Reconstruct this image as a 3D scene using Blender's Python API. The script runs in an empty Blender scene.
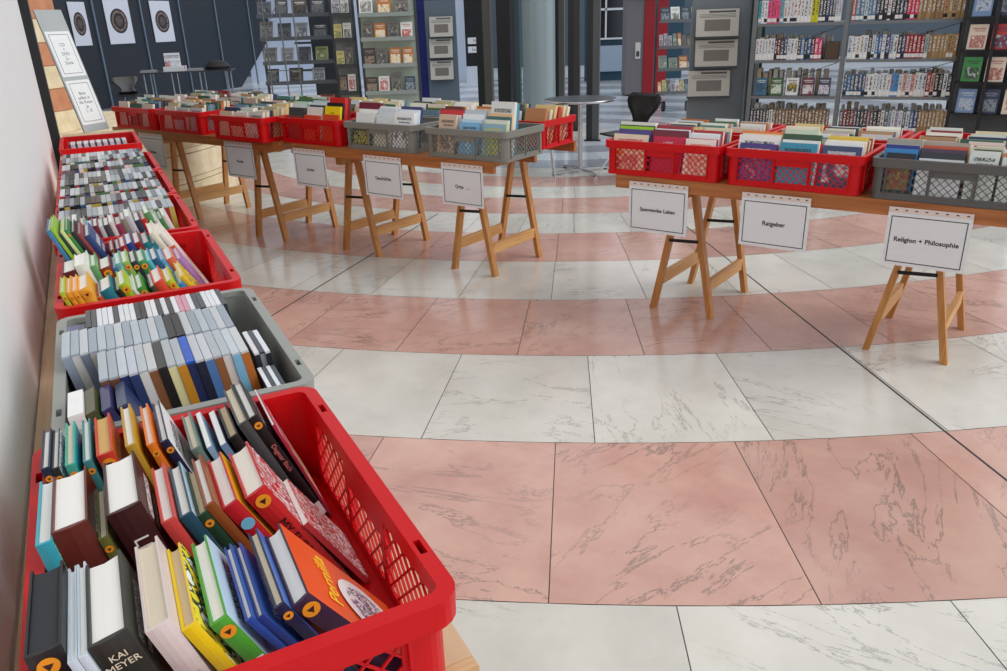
import bpy, bmesh, math, random
from mathutils import Matrix, Vector
random.seed(7)
SC = bpy.context.scene
COL = SC.collection
R = math.radians
# ------------------------------------------------------------------ camera
FPX, PITCH, ROLL, HCAM = 784.0, 0.3837, -0.034, 1.51
_f = Vector((0, math.cos(PITCH), -math.sin(PITCH)))
_x = Vector((1, 0, 0))
_u = Vector((0, math.sin(PITCH), math.cos(PITCH)))
CX = _x * math.cos(ROLL) + _u * math.sin(ROLL)
CU = -_x * math.sin(ROLL) + _u * math.cos(ROLL)
cam_d = bpy.data.cameras.new('camera')
cam = bpy.data.objects.new('camera', cam_d)
COL.objects.link(cam)
m = Matrix.Identity(4)
for i in range(3):
    m[i][0], m[i][1], m[i][2] = CX[i], CU[i], -_f[i]
m[2][3] = HCAM
cam.matrix_world = m
cam_d.sensor_width = 36
cam_d.lens = FPX / 1007 * 36
cam_d.clip_start = 0.02
SC.camera = cam


def ray(px, py):
    return CX * ((px - 503.5) / FPX) - CU * ((py - 335.5) / FPX) + _f


def at(px, py, z=0.0):          # measured point of the photograph at height z
    d = ray(px, py)
    return d * ((z - HCAM) / d.z) + Vector((0, 0, HCAM))


def atY(px, py, Y):             # measured point at distance Y
    d = ray(px, py)
    return d * (Y / d.y) + Vector((0, 0, HCAM))


# ------------------------------------------------------------------ materials
def lin(c):
    return tuple(((v / 255) / 12.92 if v / 255 <= 0.04045 else ((v / 255 + 0.055) / 1.055) ** 2.4) for v in c) + (1.0,)


_M = {}


def nt(name):
    mt = bpy.data.materials.new(name)
    mt.use_nodes = True
    n = mt.node_tree
    return mt, n, n.nodes['Principled BSDF']


def N(n, t, **k):
    x = n.nodes.new(t)
    for a, b in k.items():
        setattr(x, a, b)
    return x


def mat(c, rough=0.5, metal=0.0, var=0.06, scale=40, bump=0.0, alpha=1.0):
    """plain surface with a fine procedural variation of tone"""
    key = (tuple(c), rough, metal, var, scale, bump, alpha)
    if key in _M:
        return _M[key]
    mt, n, p = nt('surface_%d_%d_%d' % tuple(int(v) for v in c))
    tc = N(n, 'ShaderNodeTexCoord')
    no = N(n, 'ShaderNodeTexNoise')
    no.inputs['Scale'].default_value = scale
    n.links.new(tc.outputs['Object'], no.inputs['Vector'])
    mx = N(n, 'ShaderNodeMix', data_type='RGBA')
    a = lin(c)
    mx.inputs[6].default_value = tuple(min(1, v * (1 - var)) for v in a[:3]) + (1,)
    mx.inputs[7].default_value = tuple(min(1, v * (1 + var)) for v in a[:3]) + (1,)
    n.links.new(no.outputs['Fac'], mx.inputs[0])
    n.links.new(mx.outputs[2], p.inputs['Base Color'])
    p.inputs['Roughness'].default_value = rough
    p.inputs['Metallic'].default_value = metal
    p.inputs['Alpha'].default_value = alpha
    if bump:
        b = N(n, 'ShaderNodeBump')
        b.inputs['Strength'].default_value = bump
        b.inputs['Distance'].default_value = 0.002
        n.links.new(no.outputs['Fac'], b.inputs['Height'])
        n.links.new(b.outputs['Normal'], p.inputs['Normal'])
    _M[key] = mt
    return mt


def paper(c):
    """page edges: fine parallel lines across the thickness of the block"""
    key = ('paper',) + tuple(c)
    if key in _M:
        return _M[key]
    mt, n, p = nt('page_edges')
    tc = N(n, 'ShaderNodeTexCoord')
    mp = N(n, 'ShaderNodeMapping')
    mp.inputs['Scale'].default_value = (900, 6, 6)
    no = N(n, 'ShaderNodeTexNoise')
    no.inputs['Scale'].default_value = 1.0
    n.links.new(tc.outputs['Object'], mp.inputs['Vector'])
    n.links.new(mp.outputs['Vector'], no.inputs['Vector'])
    mx = N(n, 'ShaderNodeMix', data_type='RGBA')
    a = lin(c)
    mx.inputs[6].default_value = tuple(v * 0.86 for v in a[:3]) + (1,)
    mx.inputs[7].default_value = tuple(min(1, v * 1.06) for v in a[:3]) + (1,)
    n.links.new(no.outputs['Fac'], mx.inputs[0])
    n.links.new(mx.outputs[2], p.inputs['Base Color'])
    p.inputs['Roughness'].default_value = 0.85
    _M[key] = mt
    return mt


def wood(c1, c2, axis='x', scale=14, rough=0.5):
    key = ('wood', tuple(c1), tuple(c2), axis, scale)
    if key in _M:
        return _M[key]
    mt, n, p = nt('wood_grain')
    tc = N(n, 'ShaderNodeTexCoord')
    mp = N(n, 'ShaderNodeMapping')
    s = [scale, scale, scale]
    s['xyz'.index(axis)] = scale * 0.06
    mp.inputs['Scale'].default_value = s
    no = N(n, 'ShaderNodeTexNoise')
    no.inputs['Scale'].default_value = 3
    no.inputs['Detail'].default_value = 6
    no.inputs['Distortion'].default_value = 1.2
    rp = N(n, 'ShaderNodeValToRGB')
    rp.color_ramp.elements[0].position = 0.32
    rp.color_ramp.elements[1].position = 0.7
    rp.color_ramp.elements[0].color = lin(c1)
    rp.color_ramp.elements[1].color = lin(c2)
    n.links.new(tc.outputs['Object'], mp.inputs['Vector'])
    n.links.new(mp.outputs['Vector'], no.inputs['Vector'])
    n.links.new(no.outputs['Fac'], rp.inputs['Fac'])
    n.links.new(rp.outputs['Color'], p.inputs['Base Color'])
    p.inputs['Roughness'].default_value = rough
    _M[key] = mt
    return mt


def art(cols, scale=3.2, seed=0):
    """printed cover: ground colour, a picture field in soft inks and two lines of title, placed differently on each object"""
    key = ('art', tuple(cols), scale, seed)
    if key in _M:
        return _M[key]
    mt, n, p = nt('printed_cover')
    L = n.links.new
    tc = N(n, 'ShaderNodeTexCoord')
    oi = N(n, 'ShaderNodeObjectInfo')

    def mth(op, a, b=None, c=None):
        q = N(n, 'ShaderNodeMath', operation=op)
        for k, v in enumerate((a, b, c)):
            if v is None:
                continue
            if isinstance(v, (int, float)):
                q.inputs[k].default_value = v
            else:
                L(v, q.inputs[k])
        return q.outputs[0]
    sp = N(n, 'ShaderNodeSeparateXYZ')
    L(tc.outputs['Generated'], sp.inputs[0])
    u, v = sp.outputs['Y'], sp.outputs['Z']
    rnd_ = oi.outputs['Random']
    sh = mth('MULTIPLY', rnd_, 37 + seed)
    cb = N(n, 'ShaderNodeCombineXYZ')
    for k in range(3):
        L(sh, cb.inputs[k])
    ad = N(n, 'ShaderNodeVectorMath', operation='ADD')
    L(tc.outputs['Generated'], ad.inputs[0])
    L(cb.outputs[0], ad.inputs[1])
    no = N(n, 'ShaderNodeTexNoise')
    no.inputs['Scale'].default_value = scale
    no.inputs['Detail'].default_value = 6
    no.inputs['Roughness'].default_value = 0.6
    L(ad.outputs[0], no.inputs['Vector'])
    rp = N(n, 'ShaderNodeValToRGB')
    e = rp.color_ramp.elements
    k = len(cols)
    e[0].position, e[1].position = 0.34, 0.66
    e[0].color, e[1].color = lin(cols[0]), lin(cols[-1])
    for i in range(1, k - 1):
        x = e.new(0.34 + 0.32 * i / (k - 1))
        x.color = lin(cols[i])
    L(no.outputs['Fac'], rp.inputs['Fac'])
    c2 = mth('MULTIPLY_ADD', mth('FRACT', mth('MULTIPLY', rnd_, 7.3)), 0.16, 0.30)     # middle of the picture field
    pic = mth('MULTIPLY', mth('COMPARE', u, 0.5, 0.40), mth('COMPARE', v, c2, 0.26))
    wob = N(n, 'ShaderNodeTexNoise')
    wob.inputs['Scale'].default_value = 55
    L(ad.outputs[0], wob.inputs['Vector'])
    let = mth('GREATER_THAN', wob.outputs['Fac'], 0.47)
    l1 = mth('MULTIPLY', mth('COMPARE', u, 0.5, 0.36), mth('COMPARE', v, 0.84, 0.035))
    l2 = mth('MULTIPLY', mth('COMPARE', u, 0.46, 0.28), mth('COMPARE', v, 0.745, 0.022))
    ttl = mth('MULTIPLY', mth('MAXIMUM', l1, l2), let)
    m1 = N(n, 'ShaderNodeMix', data_type='RGBA')
    L(pic, m1.inputs[0])
    m1.inputs[6].default_value = lin(cols[0])
    L(rp.outputs['Color'], m1.inputs[7])
    m2 = N(n, 'ShaderNodeMix', data_type='RGBA')
    L(ttl, m2.inputs[0])
    L(m1.outputs[2], m2.inputs[6])
    m2.inputs[7].default_value = lin(cols[1] if sum(abs(a - b) for a, b in zip(cols[0], cols[1])) > 150 else ((30, 28, 30) if sum(cols[0]) > 400 else (236, 232, 224)))
    L(m2.outputs[2], p.inputs['Base Color'])
    p.inputs['Roughness'].default_value = 0.35
    _M[key] = mt
    return mt


def spine_print(c, ink):
    """plain cover with small printed marks down the middle of the spine"""
    key = ('spine', tuple(c), tuple(ink))
    if key in _M:
        return _M[key]
    mt, n, p = nt('printed_spine')
    L = n.links.new
    tc = N(n, 'ShaderNodeTexCoord')
    oi = N(n, 'ShaderNodeObjectInfo')
    sp = N(n, 'ShaderNodeSeparateXYZ')
    L(tc.outputs['Generated'], sp.inputs[0])

    def mth(op, a, b=None, c_=None):
        q = N(n, 'ShaderNodeMath', operation=op)
        for k, v in enumerate((a, b, c_)):
            if v is None:
                continue
            if isinstance(v, (int, float)):
                q.inputs[k].default_value = v
            else:
                L(v, q.inputs[k])
        return q.outputs[0]
    cb = N(n, 'ShaderNodeCombineXYZ')
    L(mth('MULTIPLY', sp.outputs['X'], 3.0), cb.inputs[0])
    L(mth('MULTIPLY', sp.outputs['Z'], 22.0), cb.inputs[1])
    L(mth('MULTIPLY', oi.outputs['Random'], 91.0), cb.inputs[2])
    no = N(n, 'ShaderNodeTexNoise')
    no.inputs['Scale'].default_value = 1.0
    L(cb.outputs[0], no.inputs['Vector'])
    a = mth('MULTIPLY', mth('COMPARE', sp.outputs['X'], 0.5, 0.26), mth('COMPARE', sp.outputs['Z'], 0.62, 0.32))
    f = mth('MULTIPLY', a, mth('GREATER_THAN', no.outputs['Fac'], 0.5))
    mx = N(n, 'ShaderNodeMix', data_type='RGBA')
    L(f, mx.inputs[0])
    mx.inputs[6].default_value = lin(c)
    mx.inputs[7].default_value = lin(ink)
    L(mx.outputs[2], p.inputs['Base Color'])
    p.inputs['Roughness'].default_value = 0.4
    _M[key] = mt
    return mt


def pattern(cols, scale=8):
    """all-over pattern of hard-edged patches"""
    key = ('pattern', tuple(cols), scale)
    if key in _M:
        return _M[key]
    mt, n, p = nt('pattern')
    tc = N(n, 'ShaderNodeTexCoord')
    no = N(n, 'ShaderNodeTexNoise')
    no.inputs['Scale'].default_value = scale
    n.links.new(tc.outputs['Generated'], no.inputs['Vector'])
    rp = N(n, 'ShaderNodeValToRGB')
    rp.color_ramp.interpolation = 'CONSTANT'
    e = rp.color_ramp.elements
    e[0].color = lin(cols[0])
    e[1].position = 0.46
    e[1].color = lin(cols[1])
    for i in range(2, len(cols)):
        e.new(0.46 + 0.08 * (i - 1)).color = lin(cols[i])
    n.links.new(no.outputs['Fac'], rp.inputs['Fac'])
    n.links.new(rp.outputs['Color'], p.inputs['Base Color'])
    p.inputs['Roughness'].default_value = 0.45
    _M[key] = mt
    return mt


# ------------------------------------------------------------------ mesh builder
class MB:
    def __init__(self):
        self.v, self.f, self.mi = [], [], []

    def add(self, vs, fs, mi=0, mx=None):
        o = len(self.v)
        for p in vs:
            p = Vector(p)
            self.v.append(tuple(mx @ p) if mx is not None else tuple(p))
        for f in fs:
            self.f.append(tuple(o + i for i in f))
            self.mi.append(mi)
        return self

    def box(self, a, b, mi=0, mx=None):
        (x0, y0, z0), (x1, y1, z1) = a, b
        vs = [(x0, y0, z0), (x1, y0, z0), (x1, y1, z0), (x0, y1, z0), (x0, y0, z1), (x1, y0, z1), (x1, y1, z1), (x0, y1, z1)]
        return self.add(vs, [(0, 3, 2, 1), (4, 5, 6, 7), (0, 1, 5, 4), (1, 2, 6, 5), (2, 3, 7, 6), (3, 0, 4, 7)], mi, mx)

    def bar(self, p, q, w, t=None, mi=0, up=(0, 0, 1)):
        """square bar between two points"""
        p, q = Vector(p), Vector(q)
        d = q - p
        L = d.length
        d.normalize()
        upv = Vector(up)
        if abs(d.dot(upv)) > 0.98:
            upv = Vector((1, 0, 0))
        s = d.cross(upv).normalized()
        n = s.cross(d)
        mx = Matrix.Identity(4)
        for i in range(3):
            mx[i][0], mx[i][1], mx[i][2], mx[i][3] = s[i], d[i], n[i], p[i]
        t = w if t is None else t
        return self.box((-w / 2, 0, -t / 2), (w / 2, L, t / 2), mi, mx)

    def tube(self, pts, r, seg=10, mi=0, cap=True):
        pts = [Vector(p) for p in pts]
        rings = []
        o = len(self.v)
        for i, p in enumerate(pts):
            d = (pts[min(i + 1, len(pts) - 1)] - pts[max(i - 1, 0)]).normalized()
            a = Vector((0, 0, 1)) if abs(d.z) < 0.95 else Vector((1, 0, 0))
            s = d.cross(a).normalized()
            n = s.cross(d)
            rr = r[i] if isinstance(r, (list, tuple)) else r
            for k in range(seg):
                t = 2 * math.pi * k / seg
                self.v.append(tuple(p + (s * math.cos(t) + n * math.sin(t)) * rr))
        for i in range(len(pts) - 1):
            for k in range(seg):
                a, b = o + i * seg + k, o + i * seg + (k + 1) % seg
                self.f.append((a, b, b + seg, a + seg))
                self.mi.append(mi)
        if cap:
            self.f.append(tuple(o + k for k in reversed(range(seg))))
            self.mi.append(mi)
            e = o + (len(pts) - 1) * seg
            self.f.append(tuple(e + k for k in range(seg)))
            self.mi.append(mi)
        return self

    def lathe(self, prof, seg=48, mi=0, c=(0, 0, 0), a0=0.0, a1=2 * math.pi):
        full = abs(a1 - a0 - 2 * math.pi) < 1e-6
        nn = seg if full else seg + 1
        o = len(self.v)
        for r, z in prof:
            for k in range(nn):
                t = a0 + (a1 - a0) * k / seg
                self.v.append((c[0] + r * math.cos(t), c[1] + r * math.sin(t), c[2] + z))
        for i in range(len(prof) - 1):
            for k in range(seg):
                k2 = (k + 1) % nn
                a, b = o + i * nn + k, o + i * nn + k2
                self.f.append((a, b, b + nn, a + nn))
                self.mi.append(mi)
        return self

    def prism(self, poly, z0, z1, mi=0, mx=None):
        n = len(poly)
        vs = [(x, y, z0) for x, y in poly] + [(x, y, z1) for x, y in poly]
        fs = [tuple(reversed(range(n))), tuple(range(n, 2 * n))] + [(i, (i + 1) % n, n + (i + 1) % n, n + i) for i in range(n)]
        return self.add(vs, fs, mi, mx)

    def mesh(self, name, mats, smooth=False):
        me = bpy.data.meshes.new(name)
        me.from_pydata(self.v, [], self.f)
        for q in mats:
            me.materials.append(q)
        me.polygons.foreach_set('material_index', self.mi)
        if smooth:
            me.polygons.foreach_set('use_smooth', [True] * len(self.f))
        me.update()
        return me


def link(name, me, parent=None, mw=None):
    o = bpy.data.objects.new(name, me)
    COL.objects.link(o)
    if parent is not None:
        o.parent = parent
    if mw is not None:
        o.matrix_local = mw
    return o


def obj(name, mb, mats, parent=None, mw=None, smooth=False):
    if not isinstance(mats, (list, tuple)):
        mats = [mats]
    o = link(name, mb.mesh(name, mats, smooth), parent, mw)
    if smooth:
        for md in [o.modifiers.new('edges', 'EDGE_SPLIT')]:
            md.split_angle = R(35)
    return o


def tag(o, label, cat, group=None):
    o['label'] = label
    o['category'] = cat
    if group:
        o['group'] = group
    return o


def thing(name, label, cat, mw, group=None):
    o = link(name, None, None, mw)
    o.empty_display_size = 0.05
    return tag(o, label, cat, group)


def struct(o):
    o['kind'] = 'structure'
    return o


def copy_tree(o, mw=None):
    c = o.copy()
    COL.objects.link(c)
    if mw is not None:
        c.matrix_local = mw
    for ch in o.children:
        d = ch.copy()
        COL.objects.link(d)
        d.parent = c
        for g in ch.children:
            e = g.copy()
            COL.objects.link(e)
            e.parent = d
    return c


def T(x, y, z):
    return Matrix.Translation((x, y, z))


def RZ(a):
    return Matrix.Rotation(a, 4, 'Z')


def RY(a):
    return Matrix.Rotation(a, 4, 'Y')


def RX(a):
    return Matrix.Rotation(a, 4, 'X')


def lettering(body, size, mt, parent, mw, align='CENTER', name='lettering', shear=0.0, bold=0.0):
    cu = bpy.data.curves.new(name, 'FONT')
    cu.body = body
    cu.size = size
    cu.align_x = align
    cu.align_y = 'CENTER'
    cu.shear = shear
    cu.offset = bold
    cu.extrude = 0.0002
    cu.resolution_u = 3
    cu.materials.append(mt)
    tmp = bpy.data.objects.new(name, cu)
    COL.objects.link(tmp)
    dg = bpy.context.evaluated_depsgraph_get()
    me = bpy.data.meshes.new_from_object(tmp.evaluated_get(dg))
    bpy.data.objects.remove(tmp)
    bpy.data.curves.remove(cu)
    return link(name, me, parent, mw)


ORD = ('first second third fourth fifth sixth seventh eighth ninth tenth eleventh twelfth thirteenth fourteenth fifteenth sixteenth '
       'seventeenth eighteenth nineteenth twentieth twenty-first twenty-second twenty-third twenty-fourth twenty-fifth twenty-sixth '
       'twenty-seventh twenty-eighth twenty-ninth thirtieth thirty-first thirty-second thirty-third thirty-fourth').split()

# frames: left table (x to the room, y along the wall) and long row (x along the row, y away from the camera)
LUP = 0.012                       # the pine board stands a little higher
LF = T(0, 0, LUP) @ RZ(R(26.5))
RF = RZ(R(-37.0))
TABLE_Z = 0.775
CRATE_H = 0.165
IN_Z = TABLE_Z + 0.009
RU = Vector((math.cos(R(26.5)), math.sin(R(26.5)), 0))
AU = Vector((-math.sin(R(26.5)), math.cos(R(26.5)), 0))
# ------------------------------------------------------------------ floor: rings of marble slabs
FC = (1.009, 11.184)
RAD = [10.36, 9.487, 8.596, 7.763, 6.958, 6.195, 5.46, 4.82, 4.22, 3.70, 3.20, 2.70, 2.20, 1.70, 1.20, 0.60]


def marble(name, base, dark, veinc, vein_w, vscale, cover=(0.40, 0.55)):
    mt, n, p = nt(name)
    at_ = N(n, 'ShaderNodeAttribute', attribute_name='slab')
    tc = N(n, 'ShaderNodeTexCoord')
    sep = N(n, 'ShaderNodeSeparateColor')
    n.links.new(at_.outputs['Color'], sep.inputs['Color'])
    off = N(n, 'ShaderNodeVectorMath', operation='SCALE')
    off.inputs['Scale'].default_value = 60
    n.links.new(at_.outputs['Vector'], off.inputs[0])
    rot = N(n, 'ShaderNodeVectorRotate', rotation_type='Z_AXIS')
    ang = N(n, 'ShaderNodeMath', operation='MULTIPLY')
    ang.inputs[1].default_value = 2.4
    n.links.new(sep.outputs['Green'], ang.inputs[0])
    n.links.new(ang.outputs[0], rot.inputs['Angle'])
    n.links.new(tc.outputs['Object'], rot.inputs['Vector'])
    ad = N(n, 'ShaderNodeVectorMath', operation='ADD')
    n.links.new(rot.outputs[0], ad.inputs[0])
    n.links.new(off.outputs[0], ad.inputs[1])
    # broad clouds
    cl = N(n, 'ShaderNodeTexNoise')
    cl.inputs['Scale'].default_value = 2.6
    cl.inputs['Detail'].default_value = 7
    cl.inputs['Roughness'].default_value = 0.62
    n.links.new(ad.outputs[0], cl.inputs['Vector'])
    rp = N(n, 'ShaderNodeValToRGB')
    rp.color_ramp.elements[0].position = 0.3
    rp.color_ramp.elements[1].position = 0.72
    rp.color_ramp.elements[0].color = lin(dark)
    rp.color_ramp.elements[1].color = lin(base)
    n.links.new(cl.outputs['Fac'], rp.inputs['Fac'])
    # thin drawn-out veins: a ridge in stretched noise
    mp = N(n, 'ShaderNodeMapping')
    mp.inputs['Scale'].default_value = (vscale, vscale * 0.26, 1)
    n.links.new(ad.outputs[0], mp.inputs['Vector'])
    vn = N(n, 'ShaderNodeTexNoise')
    vn.inputs['Scale'].default_value = 1.0
    vn.inputs['Detail'].default_value = 9
    vn.inputs['Roughness'].default_value = 0.66
    vn.inputs['Distortion'].default_value = 0.5
    n.links.new(mp.outputs[0], vn.inputs['Vector'])
    sb = N(n, 'ShaderNodeMath', operation='SUBTRACT')
    sb.inputs[1].default_value = 0.5
    n.links.new(vn.outputs['Fac'], sb.inputs[0])
    ab = N(n, 'ShaderNodeMath', operation='ABSOLUTE')
    n.links.new(sb.outputs[0], ab.inputs[0])
    vr = N(n, 'ShaderNodeMapRange')
    vr.inputs['From Min'].default_value = 0.0
    vr.inputs['From Max'].default_value = vein_w
    vr.inputs['To Min'].default_value = 1.0
    vr.inputs['To Max'].default_value = 0.0
    n.links.new(ab.outputs[0], vr.inputs['Value'])
    # veins come and go
    ms = N(n, 'ShaderNodeTexNoise')
    ms.inputs['Scale'].default_value = 1.7
    ms.inputs['Detail'].default_value = 3
    n.links.new(ad.outputs[0], ms.inputs['Vector'])
    mr = N(n, 'ShaderNodeMapRange')
    mr.inputs['From Min'].default_value = cover[0]
    mr.inputs['From Max'].default_value = cover[1]
    n.links.new(ms.outputs['Fac'], mr.inputs['Value'])
    mu = N(n, 'ShaderNodeMath', operation='MULTIPLY')
    n.links.new(vr.outputs[0], mu.inputs[0])
    n.links.new(mr.outputs[0], mu.inputs[1])
    m8 = N(n, 'ShaderNodeMath', operation='MULTIPLY')
    m8.inputs[1].default_value = 0.66
    n.links.new(mu.outputs[0], m8.inputs[0])
    mx = N(n, 'ShaderNodeMix', data_type='RGBA')
    mx.inputs[7].default_value = lin(veinc)
    n.links.new(m8.outputs[0], mx.inputs[0])
    n.links.new(rp.outputs['Color'], mx.inputs[6])
    # slab to slab tone
    hs = N(n, 'ShaderNodeHueSaturation')
    vm = N(n, 'ShaderNodeMapRange')
    vm.inputs['To Min'].default_value = 0.9
    vm.inputs['To Max'].default_value = 1.06
    n.links.new(sep.outputs['Blue'], vm.inputs['Value'])
    n.links.new(vm.outputs[0], hs.inputs['Value'])
    n.links.new(mx.outputs[2], hs.inputs['Color'])
    n.links.new(hs.outputs['Color'], p.inputs['Base Color'])
    p.inputs['Roughness'].default_value = 0.16
    p.inputs['Specular IOR Level'].default_value = 0.5
    return mt


M_white = marble('white_marble', (232, 229, 220), (208, 205, 196), (120, 118, 110), 0.0085, 4.2, (0.44, 0.58))
M_pink = marble('pink_marble', (222, 182, 166), (198, 150, 138), (100, 100, 92), 0.012, 4.4, (0.38, 0.58))
M_white_refl = marble('white_marble_reflect_tint', (214, 222, 230), (196, 204, 214), (140, 146, 152), 0.010, 3.0, (0.46, 0.62))  # white bands far off: bluish daylight reflection painted into the slab colour
M_pink_refl = marble('pink_marble_reflect_tint', (172, 178, 190), (156, 160, 172), (110, 112, 120), 0.012, 3.0, (0.46, 0.62))  # pink bands far off, greyed by the same painted-in reflection
M_joint = mat((112, 104, 98), 0.8)
M_strip = mat((58, 56, 54), 0.6)

fb = MB()
slab_of = []
rnd = random.Random(3)


def sector(r0, r1, t0, t1, mi, col):
    k = max(2, int((t1 - t0) / R(1.5)) + 1)
    o = len(fb.v)
    for r in (r0, r1):
        for i in range(k + 1):
            t = t0 + (t1 - t0) * i / k
            fb.v.append((FC[0] + r * math.cos(t), FC[1] + r * math.sin(t), 0.0))
    for i in range(k):
        fb.f.append((o + i, o + k + 1 + i, o + k + 2 + i, o + i + 1))
        fb.mi.append(mi)
        slab_of.append(col)


radii = [16.6, 15.7, 14.8, 13.9, 13.0, 12.1, 11.23] + RAD
first_is_white = True
for i in range(len(radii) - 1):
    r1, r0 = radii[i], radii[i + 1]
    k = 7 - i                                     # ring under RAD[0]..RAD[1] (i == 7... ) is white
    white = (i - 7) % 2 == 0
    step = 4.5 if r0 > 4.5 else 9.0
    phase = {7: -93.38, 8: -95.5, 9: -90.0, 10: -97.0, 11: -96.0}.get(i, -85.7 + (0.0 if white else -0.9) + rnd.uniform(-0.4, 0.4))
    n_ = int(round(360 / step))
    for j in range(n_):
        t0 = R(phase + step * j)
        t1 = R(phase + step * (j + 1))
        g = 0.0016 / r0
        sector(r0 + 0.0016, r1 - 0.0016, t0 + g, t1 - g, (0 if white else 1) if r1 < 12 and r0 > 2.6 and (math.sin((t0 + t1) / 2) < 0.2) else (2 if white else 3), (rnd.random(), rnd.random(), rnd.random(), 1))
sector(0.02, 0.597, 0, 2 * math.pi, 0, (0.3, 0.6, 0.5, 1))
# outer paving beyond the rings, behind
me = fb.mesh('floor', [M_white, M_pink, M_white_refl, M_pink_refl])
ca = me.color_attributes.new('slab', 'FLOAT_COLOR', 'CORNER')
vals = []
for pi, pl in enumerate(me.polygons):
    for _ in range(pl.loop_total):
        vals.extend(slab_of[pi])
ca.data.foreach_set('color', vals)
floor = struct(link('floor', me))
sb_ = MB().box((-24, -6, -0.12), (24, 34, -0.0025))
struct(obj('floor_bed', sb_, M_joint))
# dark expansion joints, radial
jb = 0
for ang_, ra, rb in ((-85.6, 3.2, 10.3), (-108.2, 4.9, 9.4), (-63.1, 3.2, 10.3)):
    q = MB()
    t = R(ang_)
    c, s = math.cos(t), math.sin(t)
    mx = Matrix(((c, -s, 0, FC[0]), (s, c, 0, FC[1]), (0, 0, 1, 0), (0, 0, 0, 1)))
    q.box((ra, -0.0045, -0.001), (rb, 0.0045, 0.0008), 0, mx)
    struct(obj('trim_%d' % (jb + 1), q, M_strip))
    jb += 1
# far hall paving: pale bands
fb2 = MB()
y = 27.9
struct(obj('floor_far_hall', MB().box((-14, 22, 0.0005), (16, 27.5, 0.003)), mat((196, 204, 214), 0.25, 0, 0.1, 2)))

# ------------------------------------------------------------------ left wall and dark glazed panel at its end
M_wall = mat((244, 244, 242), 0.5, 0, 0.015, 3)
struct(obj('wall_left', MB().box((-0.42, -2.0, 0), (-0.222, 5.22, 3.4)), M_wall, None, LF))
wd = struct(link('door_1', None, None, LF))
obj('door_frame', MB().box((-0.40, 5.225, 0), (-0.235, 5.30, 3.4)).box((-0.40, 6.96, 0), (-0.235, 7.12, 3.4)).box((-0.40, 5.30, 1.86), (-0.235, 6.96, 1.98)), mat((52, 54, 56), 0.4), wd)
obj('door_panel', MB().box((-0.36, 5.30, 0), (-0.30, 6.96, 1.86)), mat((20, 22, 24), 0.2), wd)
obj('transom_panel', MB().box((-0.36, 5.30, 1.98), (-0.30, 6.96, 3.4)), mat((92, 98, 100), 0.3), wd)

# ------------------------------------------------------------------ banded stone column on a stepped round base
CC = (-4.69, 7.95)


def stone(c1, c2):
    mt, n, p = nt('sandstone')
    tc = N(n, 'ShaderNodeTexCoord')
    no = N(n, 'ShaderNodeTexNoise')
    no.inputs['Scale'].default_value = 9
    no.inputs['Detail'].default_value = 8
    n.links.new(tc.outputs['Object'], no.inputs['Vector'])
    rp = N(n, 'ShaderNodeValToRGB')
    rp.color_ramp.elements[0].position = 0.3
    rp.color_ramp.elements[1].position = 0.7
    rp.color_ramp.elements[0].color = lin(c1)
    rp.color_ramp.elements[1].color = lin(c2)
    n.links.new(no.outputs['Fac'], rp.inputs['Fac'])
    n.links.new(rp.outputs['Color'], p.inputs['Base Color'])
    p.inputs['Roughness'].default_value = 0.7
    return mt


M_cream = stone((214, 196, 160), (236, 222, 190))
M_terra = stone((186, 122, 88), (206, 146, 110))
M_dark = mat((70, 66, 60), 0.8)
ob = link('stone_column', None, None, T(CC[0], CC[1], 0))
tag(ob, 'round banded sandstone column on a broad stepped base beyond the long tables', 'column')
d = MB()
zs = [(0.0, 0.20), (0.206, 0.25), (0.256, 0.46), (0.466, 0.51), (0.516, 0.62)]
for i, (a, b) in enumerate(zs):
    rr = 2.0 - (0.012 if i % 2 else 0)
    d.lathe([(1.7, a), (rr, a), (rr, b), (0.4, b)], 96, 0)
    if i < len(zs) - 1:
        d.lathe([(1.95, b), (1.95, zs[i + 1][0])], 96, 1)
obj('stepped_base', d, [M_cream, M_dark], ob, None, True)
d = MB()
z = 0.62
k = 0
while z < 4.2:
    h = 0.205
    d.lathe([(0.535, z), (0.55, z + 0.004), (0.55, z + h - 0.004), (0.535, z + h)], 64, k % 2)
    z += h
    k += 1
obj('shaft', d, [M_cream, M_terra], ob, None, True)

# ------------------------------------------------------------------ tables
M_pine = wood((204, 170, 130), (226, 198, 160), 'y', 10)
M_beam = wood((150, 86, 40), (184, 116, 62), 'x', 12, 0.45)
M_leg = wood((178, 118, 58), (208, 150, 86), 'z', 12, 0.45)
M_iron = mat((40, 38, 38), 0.45, 0.6)

t = thing('trestle_table_top', 'pale pine board along the white wall under the line of crates', 'table top', LF)
tb = MB().box((-0.217, 0.69, 0.745), (0.287, 7.10, TABLE_Z))
obj('board', tb, M_pine, t)
e = MB().box((-0.217, 0.672, 0.741), (0.287, 0.6895, TABLE_Z - 0.0005))
obj('end_strip', e, wood((200, 160, 110), (226, 192, 146), 'x', 20), t)


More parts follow.
